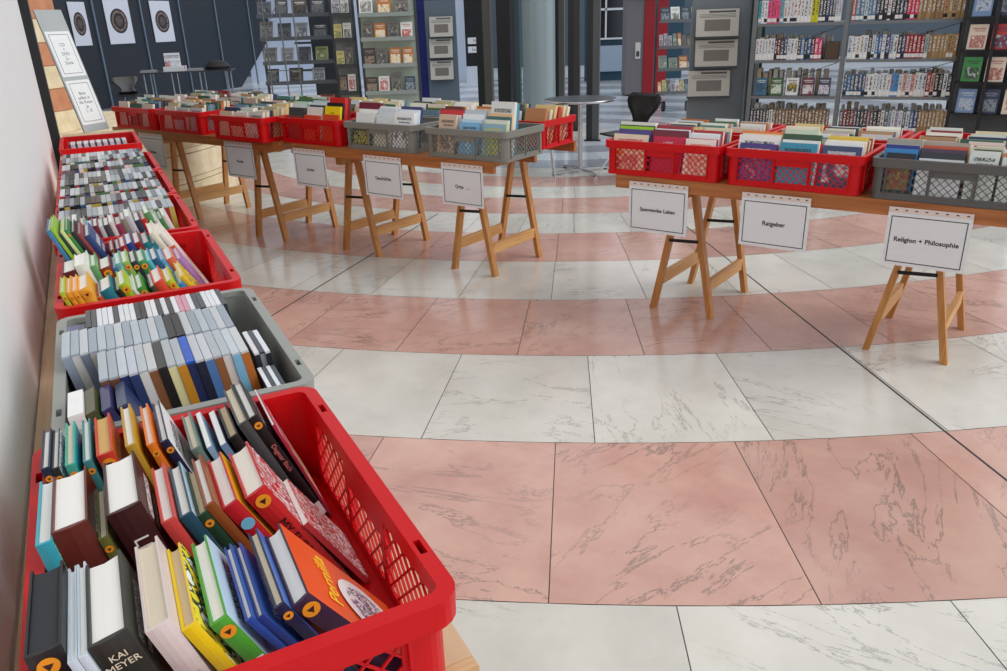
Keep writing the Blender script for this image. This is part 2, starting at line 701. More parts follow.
def trestle(mw, label, group):
    t = thing('trestle', label, 'trestle', mw, group)
    hb = 0.711
    # beam runs along y
    obj('beam', MB().box((-0.028, -0.38, hb - 0.07), (0.028, 0.38, hb)), M_leg, t)
    for sy in (-0.25, 0.25):
        for sx in (-1, 1):
            L = MB()
            top = Vector((sx * 0.03, sy, hb - 0.006))
            bot = Vector((sx * 0.166, sy, 0.0))
            w, dpt = 0.029, 0.042
            vs = []
            for p in (bot, top):
                for ax, ay in ((-w / 2, -dpt / 2), (w / 2, -dpt / 2), (w / 2, dpt / 2), (-w / 2, dpt / 2)):
                    vs.append((p.x + ax, p.y + ay, p.z))
            L.add(vs, [(0, 3, 2, 1), (4, 5, 6, 7), (0, 1, 5, 4), (1, 2, 6, 5), (2, 3, 7, 6), (3, 0, 4, 7)])
            obj('leg', L, M_leg, t)
        zz = 0.40
        xs = 0.166 - (0.166 - 0.03) * zz / hb
        obj('metal_spreader', MB().bar((-xs + 0.01, sy - 0.026, zz), (xs - 0.01, sy - 0.026, zz + 0.01), 0.006, 0.016), M_iron, t)
    for sx in (-1, 1):
        zz = 0.17
        xs = 0.166 - (0.166 - 0.03) * zz / hb
        obj('stretcher', MB().box((sx * xs - 0.012, -0.226, zz - 0.032), (sx * xs + 0.012, 0.226, zz + 0.032)), wood((196, 144, 84), (222, 172, 108), 'y', 12, 0.45), t)
    return t


def row_table(x0, x1, label, short=0.02):
    t = thing('row_table_top', label, 'table top', RF @ T(x0, 3.475, 0), None)
    L = x1 - x0
    obj('top_panel', MB().box((0.02, 0.03, 0.752), (L - short, 0.41, TABLE_Z)).box((0.02, 0.44, 0.752), (L - short, 0.86, TABLE_Z)), M_beam, t)
    obj('middle_rail', MB().box((0, 0.411, 0.712), (L, 0.439, TABLE_Z)), M_beam, t)
    obj('front_rail', MB().box((0, 0, 0.712), (L, 0.029, TABLE_Z)), M_beam, t)
    obj('rear_rail', MB().box((0, 0.861, 0.712), (L, 0.889, TABLE_Z)), M_beam, t)
    return t


TABS = [(-6.64, -4.49), (-4.36, -2.655), (-1.885, -0.16)]
row_table(*TABS[0], 'brown table top at the far left end of the long row, under red crates')
row_table(*TABS[1], 'brown table top in the middle, under a red and two grey crates', .32)
row_table(*TABS[2], 'brown table top at the right, under two red crates and a grey one')
for x, lb in ((-1.625, 'honey-brown trestle under the right-hand table, between the Spannendes and Ratgeber signs'),
              (-0.515, 'honey-brown trestle at the far right, behind the religion sign'),
              (-3.055, 'honey-brown trestle under the right end of the middle table'),
              (-4.03, 'honey-brown trestle under the left end of the middle table'),
              (-4.95, 'honey-brown trestle under the right end of the far left table'),
              (-6.22, 'honey-brown trestle nearest the stone base, partly behind the disc crates')):
    dy = {-4.03: -0.03, -4.95: -0.09, -6.22: 0.02}.get(x, 0.02)
    trestle(RF @ T(x, 4.0 + dy, 0), lb, 'trestles under the long row of tables')
for y in (1.6, 4.3):
    q = trestle(RZ(R(26.5)) @ T(0.03, y, 0.0) @ RZ(R(90)) @ Matrix.Diagonal((1, 0.55, (0.7445 + LUP) / 0.711, 1)), 'honey-brown trestle under the pine board, %s' % ('beneath the grey tray' if y < 3 else 'towards the far end'), 'trestles under the pine board')
# ------------------------------------------------------------------ crates
M_red = mat((202, 5, 14), 0.42, 0, 0.05, 60)
M_red.node_tree.nodes['Principled BSDF'].inputs['Specular IOR Level'].default_value = 0.3
M_red2 = mat((206, 30, 38), 0.38, 0, 0.05, 60)
M_grey = mat((128, 128, 120), 0.45, 0, 0.05, 60)
M_slate = mat((88, 88, 86), 0.45, 0, 0.05, 60)
M_tray = mat((150, 152, 146), 0.45, 0, 0.04, 60)


def rrect(hx, hy, r, seg=5):
    p = []
    for cx, cy, a0 in ((hx - r, hy - r, 0), (-hx + r, hy - r, 90), (-hx + r, -hy + r, 180), (hx - r, -hy + r, 270)):
        for i in range(seg + 1):
            a = R(a0 + 90 * i / seg)
            p.append((cx + r * math.cos(a), cy + r * math.sin(a)))
    return p


def ring(mb, outer, inner, z0, z1, mi=0):
    n = len(outer)
    vs = [(x, y, z0) for x, y in outer] + [(x, y, z0) for x, y in inner] + [(x, y, z1) for x, y in outer] + [(x, y, z1) for x, y in inner]
    fs = []
    for i in range(n):
        j = (i + 1) % n
        fs += [(2 * n + i, 2 * n + j, 3 * n + j, 3 * n + i), (i, n + i, n + j, j), (i, j, 2 * n + j, 2 * n + i), (n + i, 3 * n + i, 3 * n + j, n + j)]
    mb.add(vs, fs, mi)


def rim_with_slots(mb, HX, HY, wx, z0, z1):
    """flat flange with rounded corners and a small slot near both ends of the long (x) sides"""
    rc = 0.03
    ix, iy = HX - wx, HY - wx
    ri = 0.014
    seg = 6
    for sx, sy, a0 in ((1, 1, 0), (-1, 1, 90), (-1, -1, 180), (1, -1, 270)):
        poly = []
        for i in range(seg + 1):
            a = R(a0 + 90 * i / seg)
            poly.append((sx * (HX - rc) + rc * math.cos(a), sy * (HY - rc) + rc * math.sin(a)))
        inn = []
        for i in range(seg + 1):
            a = R(a0 + 90 * i / seg)
            inn.append((sx * (ix - ri) + ri * math.cos(a), sy * (iy - ri) + ri * math.sin(a)))
        # corner patch between the two arcs (arc of the inner edge starts at the same strip ends)
        e0o, e1o = poly[0], poly[-1]
        n = seg + 1
        vs = [(x, y, z0) for x, y in poly] + [(x, y, z0) for x, y in inn] + [(x, y, z1) for x, y in poly] + [(x, y, z1) for x, y in inn]
        fs = []
        for i in range(seg):
            fs += [(2 * n + i, 2 * n + i + 1, 3 * n + i + 1, 3 * n + i), (i, n + i, n + i + 1, i + 1), (i, i + 1, 2 * n + i + 1, 2 * n + i), (n + i, 3 * n + i, 3 * n + i + 1, n + i + 1)]
        mb.add(vs, fs)
    lx, ly = HX - rc, HY - rc
    jx, jy = ix - ri, iy - ri
    for s in (-1, 1):
        # short sides (x = const): trapezoid strips
        o, i_ = s * HX, s * ix
        vs = [(o, -ly, z0), (o, ly, z0), (i_, jy, z0), (i_, -jy, z0), (o, -ly, z1), (o, ly, z1), (i_, jy, z1), (i_, -jy, z1)]
        mb.add(vs, [(0, 1, 2, 3), (7, 6, 5, 4), (0, 4, 5, 1), (2, 6, 7, 3)] if s > 0 else [(3, 2, 1, 0), (4, 5, 6, 7), (1, 5, 4, 0), (3, 7, 6, 2)])
        # long sides with slots
        o, i_ = s * HY, s * iy
        xs = [-lx, -0.215, -0.188, 0.188, 0.215, lx]
        for k in range(5):
            a, b = xs[k], xs[k + 1]
            ja, jb_ = (max(-jx, a) if k == 0 else a), (min(jx, b) if k == 4 else b)
            if k == 0:
                ja = -jx
            if k == 4:
                jb_ = jx
            if k in (1, 3):
                m1, m2 = o + (i_ - o) * 0.3, o + (i_ - o) * 0.72
                lanes = [(o, m1), (m2, i_)]
            else:
                lanes = [(o, i_)]
            for p, q in lanes:
                y0, y1 = min(p, q), max(p, q)
                if k in (0, 4):
                    vs = [(a, o, z0), (b, o, z0), (jb_, i_, z0), (ja, i_, z0), (a, o, z1), (b, o, z1), (jb_, i_, z1), (ja, i_, z1)]
                    fs = [(0, 3, 2, 1), (4, 5, 6, 7), (0, 1, 5, 4), (1, 2, 6, 5), (2, 3, 7, 6), (3, 0, 4, 7)]
                    mb.add(vs, fs if s < 0 else [tuple(reversed(f)) for f in fs])
                else:
                    mb.box((a, y0, z0), (b, y1, z1))


def lattice(mb, x0, x1, z0, z1, y, th=0.0030, pitch=0.030, w=0.0028):
    """diamond grid clipped to a rectangle in the plane y"""
    W, Hh = x1 - x0, z1 - z0
    for sgn in (1, -1):
        c = -Hh
        while c < W:
            # line u - sgn*v = c'  (u along x, v along z)
            u0, v0, u1, v1 = c, 0.0, c + Hh, Hh
            if u0 < 0:
                v0 -= u0
                u0 = 0.0
            if u1 > W:
                v1 -= (u1 - W)
                u1 = W
            if u1 - u0 > 0.004:
                if sgn < 0:
                    a, b = (x0 + u0, y, z1 - v0), (x0 + u1, y, z1 - v1)
                else:
                    a, b = (x0 + u0, y, z0 + v0), (x0 + u1, y, z0 + v1)
                mb.bar(a, b, th, w, 0, (0, 1, 0))
            c += pitch


_CR = {}


def crate_meshes(kind):
    if kind in _CR:
        return _CR[kind]
    m_ = {'red': M_red, 'grey': M_grey, 'slate': M_slate, 'tray': M_tray}[kind]
    H = CRATE_H
    hx, hy, th = 0.287, 0.187, 0.004
    s = MB()
    # base
    s.prism(rrect(0.284, 0.184, 0.026), 0.0, 0.006)
    ring(s, rrect(0.289, 0.189, 0.03), rrect(0.2835, 0.1835, 0.026), 0.0, 0.016)
    # rim
    rim_with_slots(s, 0.30, 0.20, 0.019, H - 0.012, H)
    ring(s, rrect(0.2995, 0.1995, 0.03), rrect(0.2955, 0.1955, 0.027), H - 0.034, H - 0.0115)
    ring(s, rrect(0.2975, 0.1975, 0.03), rrect(hx - 0.001, hy - 0.001, 0.026), H - 0.037, H - 0.0335)
    # rounded corner posts
    for sx, sy, a0 in ((1, 1, 0), (-1, 1, 90), (-1, -1, 180), (1, -1, 270)):
        rc = 0.03
        ou, inn = [], []
        for i in range(7):
            a = R(a0 + 90 * i / 6)
            ou.append((sx * (hx - rc) + rc * math.cos(a), sy * (hy - rc) + rc * math.sin(a)))
            inn.append((sx * (hx - rc) + (rc - th) * math.cos(a), sy * (hy - rc) + (rc - th) * math.sin(a)))
        s.prism(ou + inn[::-1], 0.006, H - 0.012)
    wins = []
    if kind == 'tray':
        for q in (-1, 1):
            s.box((-hx + 0.03, q * hy - (th if q > 0 else 0), 0.006), (hx - 0.03, q * hy + (0 if q > 0 else th), H - 0.012))
            s.box((q * hx - (th if q > 0 else 0), -hy + 0.03, 0.006), (q * hx + (0 if q > 0 else th), hy - 0.03, H - 0.012))
    else:
        z0, z1 = 0.028, 0.132
        zc = 0.100
        W1 = [(-0.236, -0.084), (-0.070, 0.070), (0.084, 0.236)] if kind == 'red' else [(-0.252, -0.086), (-0.078, 0.078), (0.086, 0.252)]

        def side(half, wl, place):
            x = -half + 0.03
            e = half - 0.03
            place(x, e, 0.006, z0)               # lower band
            place(x, e, z1, H - 0.012)           # upper band
            cur = x
            for a, b, top in wl:
                place(cur, a, z0, z1)
                if top < z1:
                    place(a, b, top, z1)
                wins.append((place, a, b, z0, top))
                cur = b
            place(cur, e, z0, z1)
        for q in (-1, 1):
            yo = q * hy - (th if q > 0 else 0)
            side(hx, [W1[0] + (z1,), W1[1] + (zc,), W1[2] + (z1,)],
                 lambda a, b, za, zb, yo=yo: ('x', s.box((a, yo, za), (b, yo + th, zb)), yo + th / 2)[0::2])
            xo = q * hx - (th if q > 0 else 0)
            side(hy, [(-0.132, -0.010, z1), (0.010, 0.132, z1)],
                 lambda a, b, za, zb, xo=xo: ('y', s.box((xo, a, za), (xo + th, b, zb)), xo + th / 2)[0::2])
            # vertical ribs under the rim
            for x in (-0.24, -0.075, 0.075, 0.24):
                y0 = q * (hy + 0.0065)
                s.box((x - 0.002, min(q * hy, y0), 0.016), (x + 0.002, max(q * hy, y0), H - 0.036))
            for y in (-0.14, 0.0, 0.14):
                x0 = q * (hx + 0.0065)
                s.box((min(q * hx, x0), y - 0.002, 0.016), (max(q * hx, x0), y + 0.002, H - 0.036))
    shell = s.mesh('shell', [m_])
    lats = []
    sides = {}
    for pl, a, b, za, zb in wins:
        n0 = len(s.v)
        ax, pos = pl(a, a + 1e-6, za, za + 1e-6)
        sides.setdefault((ax, round(pos, 4)), []).append((a, b, za, zb))
    for (ax, pos), ws in sides.items():
        L = MB()
        for a, b, za, zb in ws:
            if ax == 'x':
                lattice(L, a, b, za, zb, pos)
            else:
                q = MB()
                lattice(q, a, b, za, zb, 0)
                L.add([(pos - v[1], v[0], v[2]) for v in q.v], q.f)
        lats.append(L.mesh('lattice', [m_]))
    _CR[kind] = (shell, lats)
    return _CR[kind]


def crate(kind, label, mw, group=None):
    name = {'red': 'red_book_crate', 'grey': 'grey_book_crate', 'slate': 'grey_book_crate', 'tray': 'grey_disc_tray'}[kind]
    t = thing(name, label, 'crate', mw @ T(0, 0, TABLE_Z + 0.0005), group)
    sh, la = crate_meshes(kind)
    link('shell', sh, t)
    for q in la:
        link('lattice', q, t)
    return t


# ------------------------------------------------------------------ books
PAGES = [(246, 244, 238), (240, 236, 224), (228, 216, 192), (214, 194, 158)]
_BM = {}


def book_mesh(t, d, h, hard, cover, band, art_m=None, bz=(0.0, 0.0), edge=None):
    """cover: one U of board round the pages; slots 0 cover, 1 band on the spine, 2 front board"""
    b = min(0.0026, t * 0.2) if hard else 0.0005
    bul = t * 0.10 if hard else 0.0
    outer = [(0.0, d), (0.0, bul)]
    if hard:
        for i in range(1, 4):
            x = t * i / 4
            outer.append((x, bul * (1 - math.sin(math.pi * i / 4))))
    outer += [(t, bul), (t, d)]
    inner = [(t - b, d), (t - b, bul + b), (b, bul + b), (b, d)]
    poly = outer + inner
    n = len(poly)
    zl = [0.0]
    for z in bz:
        if 0.003 < z < h - 0.003:
            zl.append(z)
    zl.append(h)
    vs = []
    for z in zl:
        vs += [(x, y, z) for x, y in poly]
    fs, mi = [], []
    no = len(outer)
    for L in range(len(zl) - 1):
        for i in range(n):
            j = (i + 1) % n
            fs.append((L * n + i, L * n + j, (L + 1) * n + j, (L + 1) * n + i))
            spine = 1 <= i < no - 2
            front = i == no - 2 or i == 0
            mi.append(1 if (spine and L == 1 and len(zl) == 4) else (2 if front and art_m else 0))
    # caps as quads: boards and spine
    top = (len(zl) - 1) * n
    i0, i1, i2, i3 = no, no + 1, no + 2, no + 3
    for base, flip in ((0, False), (top, True)):
        c = [(0, 1, i2, i3), (1,) + tuple(range(2, no - 1)) + (i1, i2), (no - 2, no - 1, i0, i1)]
        for q in c:
            q = tuple(base + k for k in q)
            fs.append(q if not flip else tuple(reversed(q)))
            mi.append(0)
    me = bpy.data.meshes.new('cover')
    me.from_pydata(vs, [], [tuple(reversed(f)) for f in fs])
    me.materials.append(cover)
    me.materials.append(band)
    me.materials.append(art_m or cover)
    me.polygons.foreach_set('material_index', mi)
    me.update()
    ins = 0.004 if hard else 0.0003
    pg = MB()
    x0, x1, y0, y1, z0, z1 = b + 0.0001, t - b - 0.0001, bul + b + 0.0001, d - ins, ins * 0.8, h - ins * 0.8
    dip = min(0.004, t * 0.12) if hard else 0.0
    pg.add([(x0, y0, z0), (x1, y0, z0), (x1, y1, z0), ((x0 + x1) / 2, y1 - dip, z0), (x0, y1, z0),
            (x0, y0, z1), (x1, y0, z1), (x1, y1, z1), ((x0 + x1) / 2, y1 - dip, z1), (x0, y1, z1)],
           [(0, 4, 3, 2, 1), (5, 6, 7, 8, 9), (0, 1, 6, 5), (1, 2, 7, 6), (2, 3, 8, 7), (3, 4, 9, 8), (4, 0, 5, 9)])
    return me, pg


def book(label, mw, t, d, h, col, page=0, hard=True, band=None, art_m=None, bz=None, name='book', cat='book', group=None, rough=0.4, pcol=None, ink=None):
    cm = spine_print(col, ink) if ink else mat(col, rough)
    bm_ = mat(band, 0.5) if band else cm
    me, pg = book_mesh(t, d, h, hard, cm, bm_, art_m, bz or ((h * 0.55, h * 0.8) if band else ()))
    o = thing(name, label, cat, mw, group)
    link('cover', me, o)
    obj('page_block', pg, paper(pcol or PAGES[page]), o)
    return o


def cname(c):
    r, g, b = [v / 255 for v in c]
    mx, mn = max(r, g, b), min(r, g, b)
    l, s = (mx + mn) / 2, mx - mn
    if s < 0.13:
        return 'black' if l < 0.2 else 'dark grey' if l < 0.4 else 'grey' if l < 0.66 else 'pale grey' if l < 0.84 else 'white'
    if mx == r:
        hue = ((g - b) / s) % 6 * 60
    elif mx == g:
        hue = (2 + (b - r) / s) * 60
    else:
        hue = (4 + (r - g) / s) * 60
    if l > 0.78 and s < 0.4:
        return 'cream' if 20 < hue < 75 else 'pale blue' if 170 < hue < 260 else 'pale pink' if hue > 300 or hue <= 20 else 'pale green'
    if 14 <= hue < 45 and (l < 0.42 or s < 0.35):
        return 'brown' if l < 0.45 else 'beige'
    nm = ('red' if hue < 14 or hue >= 345 else 'orange' if hue < 38 else 'yellow' if hue < 64 else 'lime green' if hue < 90 else 'green' if hue < 160
          else 'teal' if hue < 195 else 'blue' if hue < 250 else 'purple' if hue < 305 else 'pink')
    if nm == 'red' and l < 0.3:
        return 'dark red'
    if l < 0.22 and nm in ('blue', 'green', 'purple', 'teal'):
        return 'navy' if nm == 'blue' else 'dark ' + nm
    return nm


def lean_row(specs, y0, place, frame, z0=IN_Z, gap=0.0006, xmax=None):
    """as _lean_row; thins and straightens the books a little until the row ends before xmax"""
    if xmax is not None:
        for _ in range(60):
            got = _lean_row(specs, y0, lambda s, m: None, frame, z0, gap)
            l = specs[-1]
            ends = [x + s['t'] * math.cos(R(s['lean'])) for x, s in zip(got, specs)]
            if max(ends) <= xmax:
                break
            for s in specs:
                s['t'] *= 0.985
                s['lean'] *= 0.985
    return _lean_row(specs, y0, place, frame, z0, gap)


def _lean_row(specs, y0, place, frame, z0=IN_Z, gap=0.0006):
    """books side by side along x, spines towards -y, each leaning to -x by its own angle; x0 pushed on so that none touch.
    specs: dicts t d h lean [x (top edge wanted)]"""
    prev = None
    out = []
    for s in specs:
        th = R(s['lean'])
        h, t = s['h'], s['t']
        x0 = s['x'] + h * math.sin(th) if s.get('x') is not None else -9
        if prev is not None:
            px, pt, ph, pth = prev
            br = (px + pt * math.cos(pth), pt * math.sin(pth))
            tr = (br[0] - ph * math.sin(pth), br[1] + ph * math.cos(pth))
            need = br[0] + br[1] * math.tan(th)
            # every point of the neighbour's side up to this book's own height
            zt = min(tr[1], h * math.cos(th))
            need = max(need, br[0] - (zt - br[1]) * math.tan(pth) + zt * math.tan(th) if zt > br[1] else need)
            x0 = max(x0, need + gap)
        mw = frame @ T(x0, y0 + s.get('dy', 0), z0 + s.get('dz', 0)) @ RZ(s.get('yaw', 0)) @ RY(-th)
        place(s, mw)
        prev = (x0, t, h, th)
        out.append(x0)
    return out
# ------------------------------------------------------------------ crates on the pine board
LC = 0.0345                       # crate centre across the board
crate('red', 'red plastic crate of novels closest to the camera on the pine board', LF @ T(0.0405, 0.911, 0) @ RZ(R(90.7)) @ Matrix.Diagonal((1, 1.03, 1, 1)))
crate('tray', 'grey solid-sided tray full of film cases, next to the closest red crate', LF @ T(0.0535, 1.518, 0) @ RZ(R(90)))
crate('red', 'red crate of childrens books just beyond the grey film tray', LF @ T(0.047, 2.178, 0) @ RZ(R(90)))
ys = [2.815, 3.43, 4.055]
for y, w in zip(ys, ('third crate on the pine board, just beyond the childrens books', 'fourth red crate along the pine board from the camera', 'fifth red crate along the pine board from the camera')):
    crate('red', 'red crate packed with discs, ' + w if 'third' not in w else 'red crate packed with discs and slim books, beyond the childrens books', LF @ T(0.032, y, 0) @ RZ(R(90)))
crate('red', 'red crate at the far end of the pine board, one row of discs', LF @ T(0.022, 5.03, 0) @ RZ(R(90)))


def topx(px, py, th, h, z0=IN_Z + LUP):
    """r of a measured top edge for a book of height h leaning th degrees"""
    p = at(px, py, z0 + h * math.cos(R(th)))
    return p.dot(RU)


TEXTC = {}


def inked(c):
    return mat(c, 0.5)


M_badge = mat((240, 150, 30), 0.5)
M_badge2 = mat((60, 30, 20), 0.5)


def badge(parent, t, h, bul, z):
    """round orange sticker low on the spine top"""
    r = min(0.0095, t * 0.42)
    b = MB().lathe([(0.0, 0.0004), (r, 0.0004), (r, 0.0)], 20)
    o = obj('sticker', b, M_badge, parent, T(t / 2, -0.0002 - 0.0003, z) @ RX(R(90)))
    o['label'] = 'round orange sticker'
    b = MB().lathe([(0.0, 0.0003), (r * 0.55, 0.0003), (r * 0.55, 0.0)], 3)
    obj('motif', b, M_badge2, o, T(0, 0, 0.0004) @ RZ(0.4))


def spine_text(parent, body, t, h, col, size=None, z=None, off=0.0):
    if z is None:
        z = h * 0.5
    size = size or min(t * 0.8, 0.02)
    lettering(body, size, inked(col), parent, T(t / 2, -0.0009 - off, z) @ RX(R(90)) @ RZ(R(-90)))


NAMES = {'novels in the closest red crate': 'novel', 'childrens books in the crate beyond the grey tray': 'childrens_book'}


def plc(row, where, group):
    k = [0]

    def place(s, mw):
        w = ORD[k[0]]
        k[0] += 1
        nm = s.get('nm') or cname(s['col'])
        lab = '%s, %s from wall, %s, %s' % (nm if 'book' in nm or 'back' in nm or 'volume' in nm else nm + ' book', w, row, where)
        hard = s.get('hard', True)
        o = book(lab, mw, s['t'], s['d'], s['h'], s['col'], s.get('pg', 0), hard, s.get('band'), s.get('art'), s.get('bz'), group=group, pcol=s.get('pcol'), name=NAMES.get(group, 'book'))
        bul = s['t'] * 0.1 if hard else 0
        if s.get('badge'):
            badge(o, s['t'], s['h'], bul, s['h'] - 0.016)
        if s.get('across'):
            lettering(s['across'], 0.0105, inked((226, 216, 190)), o, T(s['t'] / 2, -0.0012, s['h'] - 0.026) @ RX(R(90)))
        if s.get('txt'):
            spine_text(o, s['txt'], s['t'], s['h'], s.get('tc', (240, 230, 210)), s.get('ts'), s.get('tz', s['h'] * 0.52))
    return place


def B(px, py, t, lean, h, d, col, **k):
    s = dict(x=max(topx(px, py, lean, h), -0.1415 - max(0, h * math.cos(R(lean)) - 0.155) * math.tan(R(lean))), t=t, lean=lean, h=h, d=d, col=col)
    s.update(k)
    return s


OR, YE = (238, 120, 30), (244, 208, 30)
art_pat = pattern([(250, 250, 248), (30, 30, 34), (250, 250, 248)], 22)
art_pern = mat((236, 88, 30), 0.35)
art_redw = pattern([(196, 30, 40), (236, 220, 220), (160, 20, 34)], 10)
art_blue = art([(60, 96, 170), (86, 130, 200), (40, 60, 120)], 3)
art_ltb = art([(200, 224, 240), (236, 244, 250), (120, 170, 220)], 4)
art_oliv = art([(74, 76, 66), (96, 96, 84), (52, 54, 48)], 5)
art_maroon = art([(60, 26, 26), (84, 34, 32), (40, 18, 20)], 6)

row1 = [
    B(19, 655, 0.033, 6, 0.205, 0.138, (26, 26, 28), badge=1, nm='black hardback with dark edges', pcol=(52, 54, 58), dy=.01),
    B(65, 657, 0.009, 14, 0.198, 0.150, (206, 220, 232), band=(34, 42, 76), bz=(0.0035, 0.06), nm='thin pale blue hardback'),
    B(75, 655, 0.009, 14, 0.200, 0.150, (210, 222, 232), band=(34, 42, 76), bz=(0.0035, 0.06), nm='thin blue-white hardback'),
    B(88, 648, 0.038, 15, 0.206, 0.136, (46, 48, 42), art=art_oliv, across='KAI\nMEYER', nm='thick black hardback lettered KAI MEYER'),
    B(145, 633, 0.027, 18, 0.206, 0.148, (222, 208, 204), pg=2, txt='ROMAN', tc=(190, 90, 70), ts=.017, nm='pale pinkish hardback with reddish lettering'),
    B(180, 628, 0.017, 23, 0.200, 0.142, (242, 206, 20), pg=3, art=pattern([(246, 226, 40), (40, 60, 40), (250, 250, 246)], 8), txt='JUNGE', tc=(190, 40, 30), ts=0.015, badge=0, nm='yellow hardback with red lettering'),
    B(209, 622, 0.020, 26, 0.198, 0.148, (78, 164, 52), art=art_ltb, badge=1, txt='Lilo', ts=0.022, tz=0.12, tc=(250, 250, 250), nm='green hardback lettered Lilo'),
    B(243, 614, 0.009, 30, 0.196, 0.134, (40, 76, 160), art=art_blue, nm='thin blue hardback'),
    B(250, 612, 0.008, 31, 0.196, 0.134, (30, 56, 130), art=art_blue, nm='thin dark blue hardback'),
    B(260, 616, 0.013, 28, 0.196, 0.142, (28, 34, 70), pg=2, art=art([(64, 110, 190), (90, 140, 210), (230, 216, 40), (70, 120, 200)], 2.5), badge=1, nm='navy hardback with a blue and yellow cover'),
    B(290, 612, 0.024, 37, 0.205, 0.138, (58, 34, 62), art=art_pern, badge=1, nm='thick hardback with an orange front lettered Pernilla', txt='SILKE', tc=(200, 150, 190), ts=0.014),
]
NEAR = 'closest red crate'
GR = 'novels in the closest red crate'
lean_row(row1, 0.664, plc('front row', NEAR, GR), LF, xmax=.2185)
row2 = [
    B(26, 538, 0.018, 7, 0.196, 0.150, (60, 172, 190), art=pattern([(120, 190, 60), (236, 240, 230), (90, 160, 50)], 20), nm='teal hardback with a lime cover'),
    B(45, 532, 0.039, 9, 0.206, 0.136, (104, 42, 34), txt='OTTO', tc=(206, 120, 80), ts=0.022, art=art_maroon, nm='thick brown-red hardback with pale edges'),
    B(97, 528, 0.011, 12, 0.185, 0.120, (106, 104, 50), pg=2, badge=1, nm='thin olive hardback'),
    B(106, 512, 0.039, 13, 0.212, 0.136, (62, 24, 26), txt='LIART', ts=0.024, tc=(236, 226, 216), art=art_maroon, tz=0.14, nm='thick maroon hardback with white lettering'),
    B(163, 534, 0.017, 18, 0.188, 0.142, (216, 72, 66), art=art([(230, 120, 110), (210, 70, 64), (240, 190, 180)], 6), nm='coral red hardback'),
    B(180, 520, 0.016, 21, 0.192, 0.132, (40, 78, 98), art=art_ltb, nm='dark teal hardback'),
    B(195, 510, 0.013, 23, 0.190, 0.116, (34, 66, 44), pg=3, badge=1, nm='dark green hardback'),
    B(201, 498, 0.013, 24, 0.203, 0.126, (146, 76, 34), badge=0, nm='orange-brown hardback'),
    B(220, 504, 0.021, 27, 0.196, 0.132, (196, 28, 38), art=art([(246, 176, 30), (238, 150, 30), (220, 60, 40)], 4), nm='red hardback with a light blue sticker'),
    B(243, 493, 0.029, 27, 0.202, 0.126, (200, 34, 34), pg=1, art=art_redw, badge=1, txt='MY FLOP', ts=0.017, tc=(20, 18, 18), tz=0.115, nm='red hardback lettered MY FLOP'),
    B(284, 490, 0.008, 31, 0.140, 0.118, (206, 60, 66), art=art_redw, hard=False, nm='slim red and white paperback'),
]
lean_row(row2, 0.872, plc('middle row', NEAR, GR), LF, xmax=.2185)
row3 = [
    B(34, 472, 0.014, 7, 0.196, 0.150, (28, 40, 66), badge=1, nm='thin navy hardback'),
    B(49, 463, 0.012, 8, 0.193, 0.150, (40, 42, 44), art=art_pat, badge=1, band=(236, 236, 230), bz=(.12, .17), nm='black and white patterned hardback'),
    B(65, 463, 0.016, 9, 0.193, 0.150, (70, 168, 150), pg=2, badge=1, art=art([(60, 180, 196), (90, 200, 210), (60, 160, 170)], 3), nm='sea-green hardback with beige edges'),
    B(83, 457, 0.014, 11, 0.193, 0.150, (64, 130, 134), badge=1, nm='pale teal hardback'),
    B(96, 448, 0.027, 13, 0.197, 0.128, (202, 52, 38), pcol=(216, 178, 110), badge=1, art=art([(220, 110, 50), (240, 230, 220), (206, 60, 40)], 5), nm='thick red hardback with ochre edges'),
    B(125, 444, 0.018, 16, 0.203, 0.140, (190, 146, 44), art=art([(214, 168, 40), (200, 150, 40), (226, 186, 60)], 3), nm='mustard hardback'),
    B(146, 442, 0.015, 20, 0.200, 0.136, (232, 122, 30), badge=1, pg=1, nm='orange hardback'),
    B(159, 437, 0.015, 24, 0.203, 0.150, (34, 32, 66), art=art([(246, 246, 246), (240, 240, 242), (120, 124, 140)], 9), badge=1, txt='PETER POHL', ts=.012, tc=(230, 230, 240), tz=.11, nm='navy hardback with a white front'),
    B(190, 448, 0.017, 25, 0.180, 0.120, (112, 130, 122), pg=2, nm='grey-green book'),
    B(205, 445, 0.010, 25, 0.178, 0.120, (150, 178, 204), hard=False, nm='light blue book'),
    B(218, 442, 0.012, 27, 0.178, 0.116, (120, 150, 184), hard=False, nm='mid blue book'),
    B(226, 435, 0.019, 27, 0.186, 0.112, (30, 24, 26), pg=3, nm='black book with beige edges'),
    B(239, 432, 0.020, 28, 0.205, 0.138, (70, 72, 74), pg=2, nm='cream-edged book with a dark grey front'),
    B(250, 433, 0.018, 29, 0.212, 0.138, (24, 20, 22), art=art([(40, 24, 40), (70, 20, 50), (24, 20, 24)], 5), badge=1, band=(236, 220, 220), bz=(0.004, 0.03), txt='Dagmar Bach', tc=(226, 120, 120), ts=0.01, tz=0.13, nm='black hardback slumped steeply'),
    B(259, 426, 0.005, 26, 0.190, 0.140, (170, 40, 66), art=art([(190, 40, 70), (240, 230, 230), (240, 160, 40), (120, 20, 60)], 7), hard=False, nm='red and pink paperback slumped on the others'),
]
for s in row3:
    s['d'] = min(s['d'], .136 if s not in row3[:2] else .122)
lean_row(row3, 1.054, plc('back row', NEAR, GR), LF, xmax=.2150)
